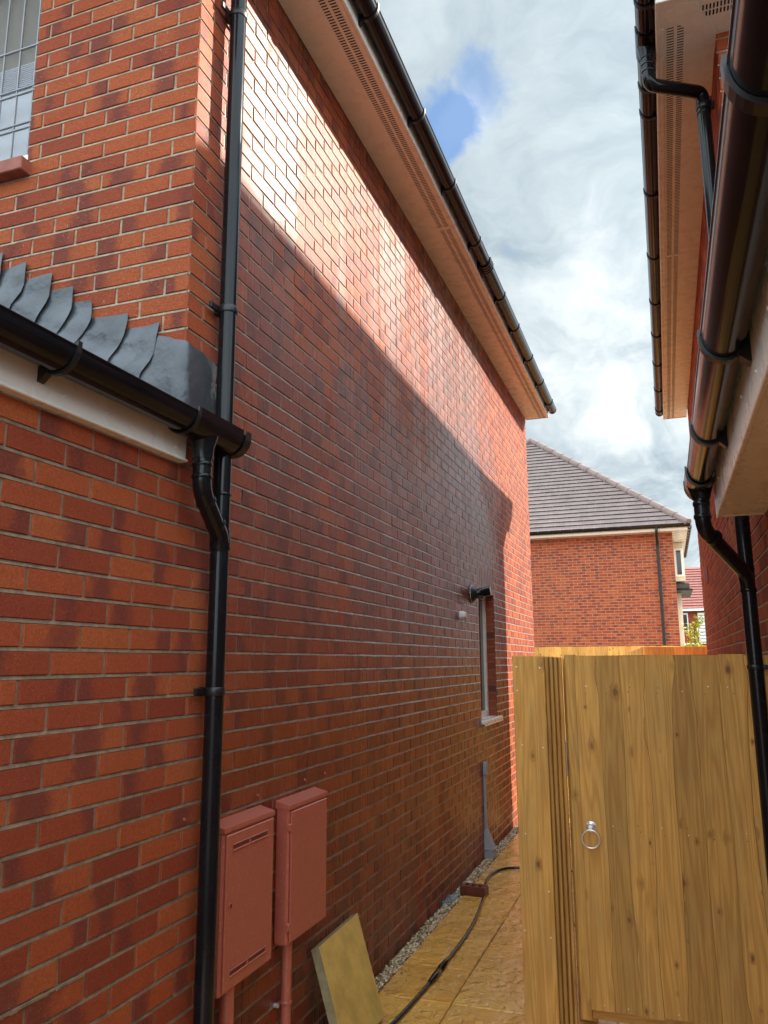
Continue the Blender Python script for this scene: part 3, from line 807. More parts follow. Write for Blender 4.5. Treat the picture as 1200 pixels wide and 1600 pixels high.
rf.face([(x_r, 1.5, z_r), (x_r, YF + .2, z_r), (-9.9, YF + .2, 3.43 + H), (-9.9, 1.5, 3.43 + H)], M['tile_grey'])
rf.face([(-1.3, YF + .2, 3.42 + H), (x_r, YF + .2, z_r - .01), (-9.9, YF + .2, 3.42 + H)], M['mortar'])
rf.build('roof', hl)

# main downpipe with clips, and the branch from the garage gutter
PX_, PY_ = -1.56, 2.535
dp = MB()
dp.tube([(PX_, PY_, ZS - .02), (PX_, PY_, 0.435 + H), ], 0.034, M['black'], 28)
dp.tube([(PX_, PY_, 0.46 + H), (PX_, PY_, 0.02)], 0.0345, M['black'], 28)
dpo = dp.build('downpipe', hl)
# offset at the top
o2 = MB(); o2.tube(arc_path([(-1.254, PY_, 3.36 + H), (-1.254, PY_, 3.20 + H), (PX_, PY_, 3.02 + H), (PX_, PY_, 2.9 + H)], .05), 0.034, M['black'], 24); o2.build('swan_neck', dpo)
c = MB(); collar(c, (PX_, PY_, 0.455 + H), (0, 0, 1), 0.0385, 0.075); collar(c, (PX_, PY_, 0.63 + H), (0, 0, 1), 0.0375, 0.012)
br = arc_path([(-1.527, 2.345, 0.74 + H), (-1.527, 2.345, 0.605 + H), (-1.552, PY_ - .012, 0.465 + H), (PX_, PY_, 0.41 + H)], .05, 8)
c.tube(br, 0.034, M['black'], 24)
for (pp, dd) in (((-1.527, 2.345, .70 + H), (0, 0, 1)), ((-1.527, 2.345, .655 + H), (0, 0, 1)), ((-1.5322, 2.3856, .575 + H), (-.025, .178, -.14)), ((-1.545, 2.475, .507 + H), (-.025, .178, -.14))): collar(c, pp, dd, 0.0375, 0.014)
c.build('branch', dpo)
pipe_clip('pipe_clip', dpo, (PX_, PY_, 1.383 + H), (1, 0, 0))
pipe_clip('pipe_clip', dpo, (PX_, PY_, -0.10 + H), (1, 0, 0))
pipe_clip('pipe_clip', dpo, (PX_, PY_, 2.75 + H), (1, 0, 0))

# lean-to (garage) eave: fascia, gutter with running outlet, roof and stepped lead flashing
f = MB(); f.box((XW + .001, -.6, .715 + H), (XW + .030, 2.335, .875 + H), M['white'], .003)
f.box((XW + .001, -.6, .712 + H), (XW + .040, 2.335, .722 + H), M['white'], .003)
fo = f.build('fascia', hl)
for (y, z) in ((1.90, .765), (2.27, .755), (1.72, .76)):
    q = MB(); q.tube([(XW + .031, y, z + H), (XW + .036, y, z + H)], .0045, M['white'], 10); q.build('screw_cap', fo)
gg = MB(); GZ = .852 + H; GX = -1.527
half_gutter(gg, (GX, -.6, GZ), (GX, 2.565, GZ), 0.061, out=(1, 0, 0), depth=1.04, seg=20)
go = gg.build('gutter', hl)
for y in (1.62, 0.6, 1.98 + 9):
    if y < 5: c = MB(); gutter_clip(c, (GX, y, GZ), (0, 1, 0), (1, 0, 0), .061, .016, depth=1.04); c.build('gutter_bracket', go)
c = MB(); gutter_clip(c, (GX, 2.215, GZ), (0, 1, 0), (1, 0, 0), .063, .014, back=False, depth=1.04)
gutter_clip(c, (GX, 2.365, GZ), (0, 1, 0), (1, 0, 0), .0615, .29, mat=M['black'], back=False, depth=1.04)
gutter_clip(c, (GX, 2.548, GZ), (0, 1, 0), (1, 0, 0), .063, .04, back=False, depth=1.04)
c.tube([(-1.527, 2.345, .835 + H), (-1.527, 2.345, .79 + H), (-1.527, 2.345, .76 + H), (-1.527, 2.345, .72 + H)], .04, M['black'], 24, radii=[.062, .05, .040, .0375])
pr = [(-math.cos(math.pi * i / 12) * .064, -math.sin(math.pi * i / 12) * .064 * 1.04) for i in range(13)]
A = [(GX + a, 2.566, GZ + b) for a, b in pr]; c.face(A[::-1], M['black'])
A2 = [(GX + a, 2.572, GZ + b) for a, b in pr]; c.face(A2[::-1], M['black'])
for i in range(12): c.face([A[i], A[i + 1], A2[i + 1], A2[i]], M['black'])
c.build('outlet', go)
rr = MB(); ps = R_(28.5)
tile_slope(rr, (XW + .075, -.6, .885 + H), (0, 1, 0), (-math.cos(ps), 0, math.sin(ps)), 2.93, 11, 0.30, M['tile_slate'], jw=.3)
rr.build('garage_roof', hl)
rx = lambda x: .885 + H + (XW + .075 - x) * math.tan(ps)
# seven stepped pieces: (x right, x left, top z)
steps = [(-1.735, -1.885, 1.278), (-1.885, -2.055, 1.345), (-2.055, -2.155, 1.425), (-2.150, -2.275, 1.495), (-2.270, -2.415, 1.570), (-2.410, -2.545, 1.645), (-2.540, -2.70, 1.72), (-2.70, -2.85, 1.795)]
for i, (xr, xl, zt) in enumerate(steps):
    m_ = MB(); N = 8; d0 = .004 + .004 * (i % 2)
    zt += H; grid = []
    for a in range(N + 1):
        row = []
        for b in range(N + 1):
            u_ = a / N; v_ = b / N
            q_ = min(1.0, max(0.0, (0.66 - v_) / 0.66)); q_ = q_ * q_ * (3 - 2 * q_)
            x = xr * (1 - u_) + (xl - .10) * u_ - .066 * q_ + .003 * math.sin(v_ * 7 + i * 1.7) * (1 - u_)
            top = zt - .008 * math.sin(u_ * 4 + i) * (1 - u_)
            bot = rx(x) + .022 + .008 * math.sin(u_ * 3.1)
            z = bot * (1 - v_) + top * v_
            lean = (1 - v_) * .05
            y = YC - .004 - lean * .35 - .009 * (1 - u_) ** 2 - .002 * math.sin(u_ * 7 + i * 2 + v_ * 3) * (1 - u_) - .003 * math.sin(v_ * 11 + i)
            row.append((x, y, z))
        grid.append(row)
    V = [p_ for r_ in grid for p_ in r_]; V2 = [(p_[0], p_[1] + .003, p_[2]) for p_ in V]
    F = [(a * (N + 1) + b, a * (N + 1) + b + 1, (a + 1) * (N + 1) + b + 1, (a + 1) * (N + 1) + b) for a in range(N) for b in range(N)]
    m_.idx(V, F, M['lead']); m_.idx(V2, [f_[::-1] for f_ in F], M['lead'])
    edge = [0 * (N + 1) + b for b in range(N + 1)]
    for b in range(N): m_.face([V[edge[b]], V[edge[b + 1]], V2[edge[b + 1]], V2[edge[b]]], M['lead'])
    m_.build('lead_flashing', hl)
# corner piece dressed round the corner onto the flank
m_ = MB(); zt = 1.185 + H
prof = [(-1.80, YC - .012), (-1.74, YC - .013), (-1.68, YC - .016), (XW - .03, YC - .022), (XW + .004, YC - .018), (XW + .016, YC + .004), (XW + .014, YC + .04), (XW + .016, YC + .09), (XW + .013, YC + .14), (XW + .010, YC + .185), (XW + .005, YC + .205)]
tops = [1.235, 1.222, 1.205, 1.188, 1.185, 1.181, 1.177, 1.173, 1.168, 1.163, 1.158]
bots = [1.045, 1.01, .975, .945, .92, .905, .895, .885, .885, .90, .93]
N = 10; V = []
for i, (x, y) in enumerate(prof):
    for b in range(N + 1):
        v_ = b / N; bul = math.sin(v_ * math.pi) * .004 + (1 - v_) * .010
        ox = bul if i >= 4 else bul * .35 * (i / 4) - (1 - v_) * .06 * (1 - i / 4.); oy = -bul if i <= 4 else 0
        rr_ = .004 * math.sin(i * 2.3 + b * 1.1) + .003 * math.sin(i * 5.1 + b * .6)
        V.append((x + ox + (rr_ if i >= 5 else 0), y + oy + (rr_ if i < 5 else 0), (bots[i] * (1 - v_) + tops[i] * v_) + H))
F = [(i * (N + 1) + b, (i + 1) * (N + 1) + b, (i + 1) * (N + 1) + b + 1, i * (N + 1) + b + 1) for i in range(len(prof) - 1) for b in range(N)]
m_.idx(V, F, M['lead'])
m_.build('lead_flashing', hl)

# ================================================================== RIGHT HOUSE
hr = thing('brick_house', 'red brick house on the right with black gutters above the gate', 'house', (XR, 3.83, 0))
YRN, YRF = 3.83, 10.25; ZSR = 3.145 + H
wall = MB()
brickwork(wall, (XR, 0, 0), (0, 1, 0), (-1, 0, 0), YRN, YRF, garage_top, ZSR + .01, YRN, M['brick_plain'], M['mortar'])
brickwork(wall, (XR, 0, 0), (0, 1, 0), (-1, 0, 0), -0.6, YRF, 0.0, garage_top, YRN, M['brick_plain'], M['mortar'])
brickwork(wall, (XR, YRN, 0), (1, 0, 0), (0, -1, 0), 0.0, 1.4, .8 + H, ZSR + .01, 0.0, M['brick'], M['mortar'], swap=1)
panel(wall, [(XR + 1.4, YRN + .006, 0), (8.5, YRN + .006, 0), (8.5, YRN + .006, ZSR), (XR + 1.4, YRN + .006, ZSR)], bk)
panel(wall, [(XR + .006, YRF, 0), (8.5, YRF, 0), (8.5, YRF, ZSR), (XR + .006, YRF, ZSR)], M['brick_plain'])
panel(wall, [(8.5, YRN, 0), (8.5, YRF, 0), (8.5, YRF, ZSR), (8.5, YRN, ZSR)], bk)
wall.build('wall', hr)
R_so, R_g = eave(hr, XR, -1, 3.70, YRF + .33, ZSR, 0.29, 0.19, ((.155, .187), (.203, .238)), 0.120, 3.245 + H, 0.050,
     [3.58, 3.78, 4.20, 4.44, 5.29, 6.22, 7.09, 7.86, 8.69, 9.58, 10.4], gy0=2.6)
jn = MB(); jn.box((XR - .275, 6.10, ZSR - .003), (XR - .001, 6.13, ZSR - .0003), M['white'], .001); jn.build('soffit_joint', R_so)
jn = MB(); jn.box((XR - .288, YRF + .332, ZSR - .006), (XR - .0, YRF + .345, ZSR + .18), M['white'], .002); jn.build('box_end', hr)
# soffit returning across the front (hipped corner), with its own slots and mitre
sf = MB(); yo = 3.57; xa_ = XR - .15
sf.box((xa_, yo, ZSR + .0), (8.5, yo + .045, ZSR + .0025), M['white']); sf.box((XR - .272, yo, ZSR), (xa_, yo + .13, ZSR + .0025), M['white']); sf.box((XR - .001, yo + .125, ZSR), (8.5, YRN - .0, ZSR + .009), M['white'])
sf.box((xa_, yo + .0815, ZSR), (8.5, yo + .0885, ZSR + .0025), M['white']); sf.box((xa_, yo + .125, ZSR), (XR - .001, yo + .13, ZSR + .0025), M['white'])
sf.box((XR - .272, yo - .035, ZSR - .002), (8.5, yo, ZSR + .0085), M['white'])
fs = sf.build('soffit', hr)
v = MB(); v.box((xa_, yo + .035, ZSR + .0055), (2.2, yo + .135, ZSR + .0085), M['void_shade'])
for i in range(110):
    x = xa_ + .003 + i * .0165
    for (a, b) in ((.045, .0815), (.0885, .125)): v.box((x, yo + a, ZSR + .0005), (x + .008, yo + b, ZSR + .002), M['white'])
v.build('vent_strip', fs)
v = MB(); mp = [(XR - .235, yo + .03), (XR - .175, yo - .005), (XR - .10, yo + .01), (XR + .005, yo + .25), (XR - .03, yo + .25), (XR - .235, yo + .085)]
v.face([(x, y, ZSR - .004) for x, y in mp][::-1], M['white'])
for i in range(6):
    (xa, ya), (xb_, yb_) = mp[i], mp[(i + 1) % 6]; v.face([(xa, ya, ZSR - .004), (xb_, yb_, ZSR - .004), (xb_, yb_, ZSR - .0005), (xa, ya, ZSR - .0005)], M['white'])
v.build('mitre_trim', fs)
fb = MB(); fb.box((XR - .29, yo - .052, ZSR - .006), (8.5, yo - .035, ZSR + .19), M['white'], .003); fb.box((XR - .29, yo - .035, ZSR - .006), (XR - .272, 3.70, ZSR + .19), M['white'], .002); fb.build('fascia', hr)
# hipped roof
rf = MB(); e0 = (0.13, 3.36, 3.27 + H)
pz = math.tan(R_(42)); W_ = 4.6
def rp(x, y, d): return (x, y, 3.27 + H + d * pz)
x0, x1, y0, y1 = .16, 8.8, 3.48, YRF + .36
dd = min((x1 - x0) / 2, (y1 - y0) / 2)
rf.face([rp(x0, y0, 0), rp(x0, y1, 0), rp(x0 + dd, y1 - dd, dd), rp(x0 + dd, y0 + dd, dd)][::-1], M['tile_grey'])
rf.face([rp(x0, y0, 0), rp(x1, y0, 0), rp(x1 - dd, y0 + dd, dd), rp(x0 + dd, y0 + dd, dd)], M['tile_grey'])
rf.face([rp(x1, y0, 0), rp(x1, y1, 0), rp(x1 - dd, y1 - dd, dd), rp(x1 - dd, y0 + dd, dd)], M['tile_grey'])
rf.face([rp(x0, y1, 0), rp(x1, y1, 0), rp(x1 - dd, y1 - dd, dd), rp(x0 + dd, y1 - dd, dd)][::-1], M['tile_grey'])
rf.build('roof', hr)
# downpipe: swan neck from the upper gutter across the soffit to the wall, then down
RX, RY = 0.385, 4.10
dp = MB()
dp.tube(arc_path([(0.115, 3.87, 3.17 + H), (0.115, 3.87, 2.975 + H), (RX, RY, 3.03 + H), (RX, RY, 2.6 + H)], .045, 8), .034, M['black'], 26)
dp.tube([(RX, RY, 2.62 + H), (RX, RY, .02)], .034, M['black'], 28)
dpo = dp.build('downpipe', hr)
c = MB()
for pp in ((.115, 3.87, 3.13 + H), (.115, 3.87, 3.09 + H), (.115, 3.87, 3.05 + H), (RX, RY, 2.90 + H)):
    q = MB(); collar(q, pp, (0, 0, 1), .0375, .012); q.build('pipe_collar', dpo)
gutter_clip(c, (.120, 3.87, 3.245 + H), (0, 1, 0), (-1, 0, 0), .0515, .2, mat=M['black'], back=False)
c.tube([(.117, 3.87, 3.215 + H), (.117, 3.87, 3.17 + H), (.115, 3.87, 3.13 + H)], .05, M['black'], 22, radii=[.052, .044, .037]); c.build('outlet', dpo)
pipe_clip('pipe_clip', dpo, (RX, RY, 2.94 + H), (-1, 0, 0), lug=.06); pipe_clip('pipe_clip', dpo, (RX, RY, .0 + H - .03), (-1, 0, 0), lug=.055, w=.02)
# near single-storey eave
ov = .20; zsn = .640 + H
s = MB(); s.box((XR - ov + .015, -.6, zsn), (XR, YRN - .07, zsn + .009), M['white']); s.box((XR - ov + .004, YRN - .07, zsn - .004), (XR - .0, YRN - .055, zsn + .12), M['white'], .002)
s.build('soffit', hr)
f = MB(); f.box((XR - ov, -.6, zsn - .008), (XR - ov + .016, YRN - .055, zsn + .20), M['white'], .003)
fo = f.build('fascia', hr)
for (y, z) in ((1.35, .14), (1.72, .09), (2.35, .10), (3.1, .06), (3.45, .11), (2.0, .05)):
    q = MB(); q.tube([(XR - ov - .003, y, zsn + z), (XR - ov, y, zsn + z)], .005, M['white'], 10); q.build('screw_cap', fo)
gg = MB(); GX2 = XR - ov - .058; GZ2 = .822 + H
half_gutter(gg, (GX2, -.6, GZ2), (GX2, 3.92, GZ2), .054, out=(-1, 0, 0), seg=24, depth=1.2)
go = gg.build('gutter', hr)
for y in (1.08, 2.07, 2.91):
    c = MB(); gutter_clip(c, (GX2, y, GZ2), (0, 1, 0), (-1, 0, 0), .0545, .028, depth=1.2); c.build('gutter_bracket', go)
c = MB(); gutter_clip(c, (GX2, 3.60, GZ2), (0, 1, 0), (-1, 0, 0), .057, .03, back=False, depth=1.2)
gutter_clip(c, (GX2, 3.76, GZ2), (0, 1, 0), (-1, 0, 0), .0550, .30, mat=M['black'], back=False, depth=1.2)
gutter_clip(c, (GX2, 3.91, GZ2), (0, 1, 0), (-1, 0, 0), .057, .05, back=False, depth=1.2)
pr = [(-math.cos(math.pi * i / 14) * .056, -math.sin(math.pi * i / 14) * .056 * 1.2) for i in range(15)]
c.face([(GX2 - a, 3.922, GZ2 + b) for a, b in pr], M['black'])
c.face([(GX2 - a, 3.928, GZ2 + b) for a, b in pr][::-1], M['black'])
br = arc_path([(GX2, 3.76, .76 + H), (GX2, 3.76, .585 + H), (RX - .01, RY - .03, .41 + H), (RX, RY, .33 + H)], .05, 8)
c.tube(br, .034, M['black'], 26)
c.tube([(GX2, 3.76, .80 + H), (GX2, 3.76, .76 + H), (GX2, 3.76, .72 + H)], .05, M['black'], 24, radii=[.06, .050, .038])
for (pp, d_) in (((GX2, 3.76, .70 + H), (0, 0, 1)), ((GX2, 3.76, .64 + H), (0, 0, 1)), ((RX, RY, .33 + H), (0, 0, 1)), ((.235, 3.81, .55 + H), (.18, .27, -.175))): collar(c, pp, d_, .0380, .02)
collar(c, (RX, RY, .43 + H), (0, 0, 1), .0375, .012)
c.build('branch', go)
rr = MB(); tile_slope(rr, (XR - ov - .04, -.6, .84 + H), (0, 1, 0), (math.cos(ps), 0, math.sin(ps)), YRN + .6, 10, .3, M['tile_slate'], jw=.3); rr.build('garage_roof', hr)
# small terracotta vent slot high on the flank
v = MB(); v.box((XR - .035, 8.70, .78 + H), (XR - .001, 8.76, .96 + H), M['terracotta'], .005); tag(v.build('wall_vent'), 'narrow terracotta vent sticking out of the right hand brick wall', 'vent')

# ================================================================== HOUSE ACROSS THE BACK
hb = thing('brick_house', 'brick house with brown tiled hip roof straight behind the fences', 'house', (0.33, 21.5, 0))
XB, YB, ZB = .33, 21.5, 3.30 + H
w = MB(); brickwork(w, (XB, YB, 0), (-1, 0, 0), (0, -1, 0), 0, 5.2, .6, ZB, 0.0, M['brick_plain'], M['mortar'])
panel(w, [(XB - 5.2, YB + .01, 0), (XB - 8.6, YB + .01, 0), (XB - 8.6, YB + .01, ZB), (XB - 5.2, YB + .01, ZB)], M['brick_plain'])
panel(w, [(XB, YB + .006, 0), (XB, 27.6, 0), (XB, 27.6, ZB), (XB, YB + .006, ZB)], M['cream'])
panel(w, [(XB - 8.6, YB + .01, 0), (XB - 8.6, 27.6, 0), (XB - 8.6, 27.6, ZB), (XB - 8.6, YB + .01, ZB)], M['brick_plain'])
panel(w, [(XB, YB + .006, 0), (XB - 5.3, YB + .006, 0), (XB - 5.3, YB + .006, .62), (XB, YB + .006, .62)], M['brick_plain'])
w.build('wall', hb)
s = MB(); s.box((XB - 9, 21.16, ZB + .02), (.70, 21.18, ZB + .09), M['white']); s.box((XB - 9, 21.18, ZB + .0), (.70, 21.5, ZB + .02), M['white'])
s.box((XB, 21.5, ZB), (.70, 27.6, ZB + .02), M['white']); s.box((.69, 21.18, ZB + .02), (.71, 27.6, ZB + .10), M['cream']); s.build('soffit', hb)
s = MB(); half_gutter(s, (XB - 9, 21.10, ZB + .13), (.78, 21.10, ZB + .13), .055, out=(0, -1, 0)); gob = s.build('gutter', hb)
s2 = MB(); half_gutter(s2, (.76, 21.06, ZB + .12), (.76, 27.6, ZB + .12), .05, out=(1, 0, 0)); g2 = s2.build('gutter', hb)
for i in range(13):
    c = MB(); gutter_clip(c, (.76, 21.5 + i * .5, ZB + .12), (0, 1, 0), (1, 0, 0), .055, .07, mat=M['black_matt']); c.build('gutter_bracket', g2)
d = MB(); d.tube(arc_path([(-.05, 21.10, ZB + .09), (-.05, 21.10, ZB - .02), (-.05, 21.44, ZB - .30), (-.05, 21.44, .3)], .08), .036, M['black_matt'], 14); d.build('downpipe', hb)
rf = MB(); pt = R_(40); gauge = 6.035 / 27
ca_, sa_ = math.cos(pt), math.sin(pt)
def trim(k):
    dd_ = k * gauge * ca_; return (dd_, 9.22 - dd_)
tile_slope(rf, (-8.49, 21.08, ZB + .14), (1, 0, 0), (0, ca_, sa_), 9.22, 27, gauge, M['tile_grey'], trim, lip=.03, jw=.30)
ax, ay, az = -3.88, 21.08 + 4.62, ZB + .14 + 6.035 * sa_
rf.face([(.73, 21.08, ZB + .14), (.73, 27.6, ZB + .14), (ax, 27.6, az), (ax, ay, az)], M['tile_grey'])
rf.face([(-8.49, 21.08, ZB + .14), (ax, ay, az), (ax, 27.6, az), (-8.49, 27.6, ZB + .14)], M['tile_grey'])
ro = rf.build('roof', hb)
hp = MB()
for (sx, ex) in ((.73, ax), (-8.49, ax)):
    for i in range(16):
        t0 = i / 16; t1 = (i + 1) / 16 + .004
        P0 = Vector((sx, 21.08, ZB + .165)).lerp(Vector((ax, ay, az + .03)), t0); P1 = Vector((sx, 21.08, ZB + .165)).lerp(Vector((ax, ay, az + .03)), t1)
        hp.tube([P0, P1], .1, M['tile_grey'], 12, radii=[.105, .088])
hp.tube([(ax, ay, az + .03), (ax, 27.6, az + .03)], .1, M['tile_grey'], 12)
hp.build('ridge_tile', ro)
# bay on the far side, with a window and a little roof of its own
b = MB(); b.box((XB - .01, 23.4, 2.2 + H), (.62, 25.2, ZB - .01), M['cream'], .01); b.box((XB - .01, 24.4, .5), (.50, 26.2, 1.95 + H), M['cream'], .01); bo = b.build('bay', hb)
b = MB(); b.box((XB + .03, 23.37, 2.32 + H), (.60, 23.40, 3.12 + H), M['white'], .01); b.box((XB + .09, 23.355, 2.38 + H), (.54, 23.369, 3.06 + H), M['dglass']); b.build('window', bo)
b = MB(); b.box((XB, 23.6, 1.95 + H), (.80, 26.2, 2.0 + H), M['black_matt'], .01); b.box((XB, 23.5, 2.0 + H), (.72, 26.2, 2.15 + H), M['tile_slate'], .02); b.build('bay_roof', bo)

# red-roofed house far beyond
hf = thing('brick_house', 'distant house with salmon red tiled roof beyond the young tree', 'house', (2, 52, 0))
w = MB(); w.box((-3, 52, 0), (7, 58, 3.1 + H), M['brick_plain']); w.face([(-3, 51.99, 0), (7, 51.99, 0), (7, 51.99, 1.9), (-3, 51.99, 1.9)], M['brick_plain']); w.build('wall', hf)
rf = MB(); tile_slope(rf, (-3.3, 51.7, 3.15 + H), (1, 0, 0), (0, math.cos(R_(38)), math.sin(R_(38))), 10.6, 16, .30, M['tile_red'], lip=.05, jw=.6)
rf.build('roof', hf)
b = MB(); b.box((-3.3, 51.6, 3.0 + H), (7.3, 51.75, 3.14 + H), M['white']); b.build('fascia', hf)
for x in (.85, 4.0):
    b = MB(); b.box((x, 51.93, 1.75 + H), (x + .5, 51.99, 2.9 + H), M['white'], .02); wo = b.build('window', hf)
    b = MB(); b.box((x + .07, 51.91, 1.85 + H), (x + .43, 51.929, 2.8 + H), M['dglass']); b.build('pane', wo)
b = MB(); b.box((1.9, 51.9, 1.0 + H), (3.1, 51.98, 2.9 + H), M['white'], .02); 
for i in range(9): b.box((1.95, 51.88, 1.1 + i * .2 + H), (3.05, 51.9, 1.16 + i * .2 + H), M['grey'])
b.build('louvre_panel', hf)
b = MB(); b.box((-.5, 51.2, .95 + H), (1.8, 51.95, 1.05 + H), M['white'], .02); b.build('porch_canopy', hf)

# ================================================================== FENCES
def feather_fence(mb, P0, P1, z0, zt0, zt1, w=.125, t=.02, side=1, wood=None):
    P0 = Vector(P0); P1 = Vector(P1); L = (P1 - P0).length; D = (P1 - P0).normalized(); N = Vector((D.y, -D.x, 0)) * side
    n = max(1, int(L / w)); ww = L / n
    for i in range(n):
        a = i * ww; b_ = a + ww + .012; c = rnd3(); j = random.uniform(-.004, .004)
        za = zt0 + (zt1 - zt0) * (a / L) + j; zb = zt0 + (zt1 - zt0) * (min(b_, L) / L) + j
        q = lambda s_, d_, z: tuple((P0 + D * s_ + N * d_)[k] if k < 2 else z for k in range(3))
        f0, f1 = t, .006
        pts = [(a, f0), (b_, f1), (b_, 0), (a, 0)]
        lo = [q(s_, d_, z0) for s_, d_ in pts]; hi_ = [q(pts[0][0], pts[0][1], za), q(pts[1][0], pts[1][1], zb), q(pts[2][0], 0, zb), q(pts[3][0], 0, za)]
        for k in range(4):
            m2 = (k + 1) % 4
            uv = [(pts[k][0] + pts[k][1], z0), (pts[m2][0] + pts[m2][1], z0), (pts[m2][0] + pts[m2][1], zb), (pts[k][0] + pts[k][1], za)]
            mb.face([lo[k], lo[m2], hi_[m2], hi_[k]], wood or M['wood_far'], uv=uv, col=c)
        mb.face(hi_, wood or M['wood_far'], col=c)
ff = MB(); feather_fence(ff, (-.29, 11.2, 0), (2.6, 11.2, 0), 0, .185 + H, .185 + H, side=1); f1 = ff.build('fence'); tag(f1, 'nearer sunlit timber board fence behind the gate, right part', 'fence')
ff = MB(); feather_fence(ff, (-.95, 17.6, 0), (-.30, 11.25, 0), 0, .10 + H, .185 + H, side=1)
tag(ff.build('fence'), 'timber fence running back and down from the nearer fence corner', 'fence')
ff = MB(); feather_fence(ff, (-4.5, 18.2, 0), (3.4, 18.2, 0), 0, .325 + H, .315 + H, side=1)
tag(ff.build('fence'), 'farther timber board fence in front of the hip roofed house', 'fence')

# ================================================================== GATE AND POST
def wavy_boards(mb, x0, x1, yf, z0, z1, n, seed, mat, t0=.026, t1=.006):
    rs = random.Random(seed); pitch = (x1 - x0) / n; K = 40
    edges = []
    for i in range(n + 1):
        ph = [rs.uniform(0, 6.28) for _ in range(3)]; am = rs.uniform(.003, .011) if 0 < i < n else 0; dr = rs.uniform(-.006, .006) if 0 < i < n else 0
        kn = [(rs.uniform(z0, z1), rs.uniform(.006, .018) * rs.choice((-1, 1))) for _ in range(2)] if 0 < i < n else []
        e = []
        for k in range(K + 1):
            z = z0 + (z1 - z0) * k / K
            x = x0 + i * pitch + am * math.sin(z * 2.3 + ph[0]) + am * .5 * math.sin(z * 5.7 + ph[1]) + dr * (z - z0) / (z1 - z0)
            for (zk, ak) in kn: x += ak * math.exp(-((z - zk) / .07) ** 2)
            e.append(x)
        edges.append(e)
    for i in range(n):
        col = (rs.random(), rs.random(), rs.random()); dz = rs.uniform(-.004, .004); dt = rs.uniform(-.004, .004)
        for k in range(K):
            za = z0 + (z1 - z0) * k / K; zb = z0 + (z1 - z0) * (k + 1) / K
            if k == 0: za += dz * 1.5
            if k == K - 1: zb += dz
            a0, a1 = edges[i][k], edges[i][k + 1]; b0, b1 = edges[i + 1][k] - .0014, edges[i + 1][k + 1] - .0014
            ya, yb = yf - t0 - dt, yf - t0 + .003 - dt
            P = [(a0, ya, za), (b0, yb, za), (b1, yb, zb), (a1, ya, zb)]
            mb.face(P, mat, uv=[(q[0] - x0, q[2]) for q in P], col=col)
            P = [(a0 + .004, yf, za), (a0, ya, za), (a1, ya, zb), (a1 + .004, yf, zb)]
            mb.face(P, M['sawn'], uv=[(a0 - x0 - (.02 if j in (0, 3) else 0), q[2]) for j, q in enumerate(P)], col=col)
            mb.face([(b0, yb, za), (b0, yf, za), (b1, yf, zb), (b1, yb, zb)], M['sawn'], col=col)
            if k == 0: mb.face([(a0, yf, za), (b0, yf, za), (b0, yb, za), (a0, ya, za)], mat, col=col)
            if k == K - 1: mb.face([(a1, ya, zb), (b1, yb, zb), (b1, yf, zb), (a1, yf, zb)], mat, col=col)
        mb.face([(edges[i][0], yf, z0), (edges[i][0], yf, z1), (edges[i + 1][0], yf, z1), (edges[i + 1][0], yf, z0)], M['sawn'], col=col)
GY = 4.13; GT = .028 + H
gt = thing('side_gate', 'tall side gate of upright treated boards with a ring handle', 'gate', (0, GY, 0))
b = MB(); wavy_boards(b, -.447, .445, GY, .085, GT, 8, 5, M['wood'])
for i in range(8):
    for z in (.11, .88, .91, 1.53, 1.56):
        x = -.447 + i * .1115 + .035 + random.uniform(-.006, .03); zz_ = z + random.uniform(-.008, .008); yy = GY - .0305
        b.face([(x + .0028 * math.cos(a * 1.047), yy - .0025, zz_ + .0028 * math.sin(a * 1.047)) for a in range(6)], M['galv'] if random.random() < .3 else M['sawn'])
b.build('boards', gt)
b = MB(); b.box((-.497, GY - .012, .03), (-.447, GY + .05, GT + .006), M['wood'], .003, uvax=lambda q: (q[0] + q[1], q[2])); b.build('stile', gt)
for z in (.035, .85, 1.5):
    b = MB(); b.box((-.447, GY + .002, z), (.445, GY + .04, z + .12 if z < .1 else z + .09), M['wood'], .003, uvax=lambda q: (q[2] + q[1], q[0])); b.build('rail', gt)
rh = MB(); hx, hz = -.408, -.787 + H; yb = GY - .017
seg = 40; V = []
prof = [(0.0, .016), (.010, .016), (.014, .010), (.022, .007), (.033, .004), (.036, 0)]
for i in range(seg):
    a = 2 * math.pi * i / seg
    for k, (r, h_) in enumerate(prof):
        rr_ = r * (1 + (.05 if i % 2 else 0) * (k >= 3)); V.append((hx + rr_ * math.cos(a), yb - h_, hz + rr_ * math.sin(a)))
n = len(prof); F = [(i * n + k, i * n + k + 1, ((i + 1) % seg) * n + k + 1, ((i + 1) % seg) * n + k) for i in range(seg) for k in range(n - 1)]
rh.idx(V, F, M['galv'], smooth=False)
rh.tube([(hx, yb, hz - .006), (hx, yb - .03, hz - .008)], .009, M['galv'], 16)
rho = rh.build('ring_handle', gt)
rg = MB(); R0 = .041
pth = [(hx + R0 * math.sin(2 * math.pi * i / 48), yb - .027 - .0, hz - .012 - R0 + R0 * math.cos(2 * math.pi * i / 48)) for i in range(49)]
rg.tube(pth, .0040, M['galv'], 10, False); rg.build('ring', rho)

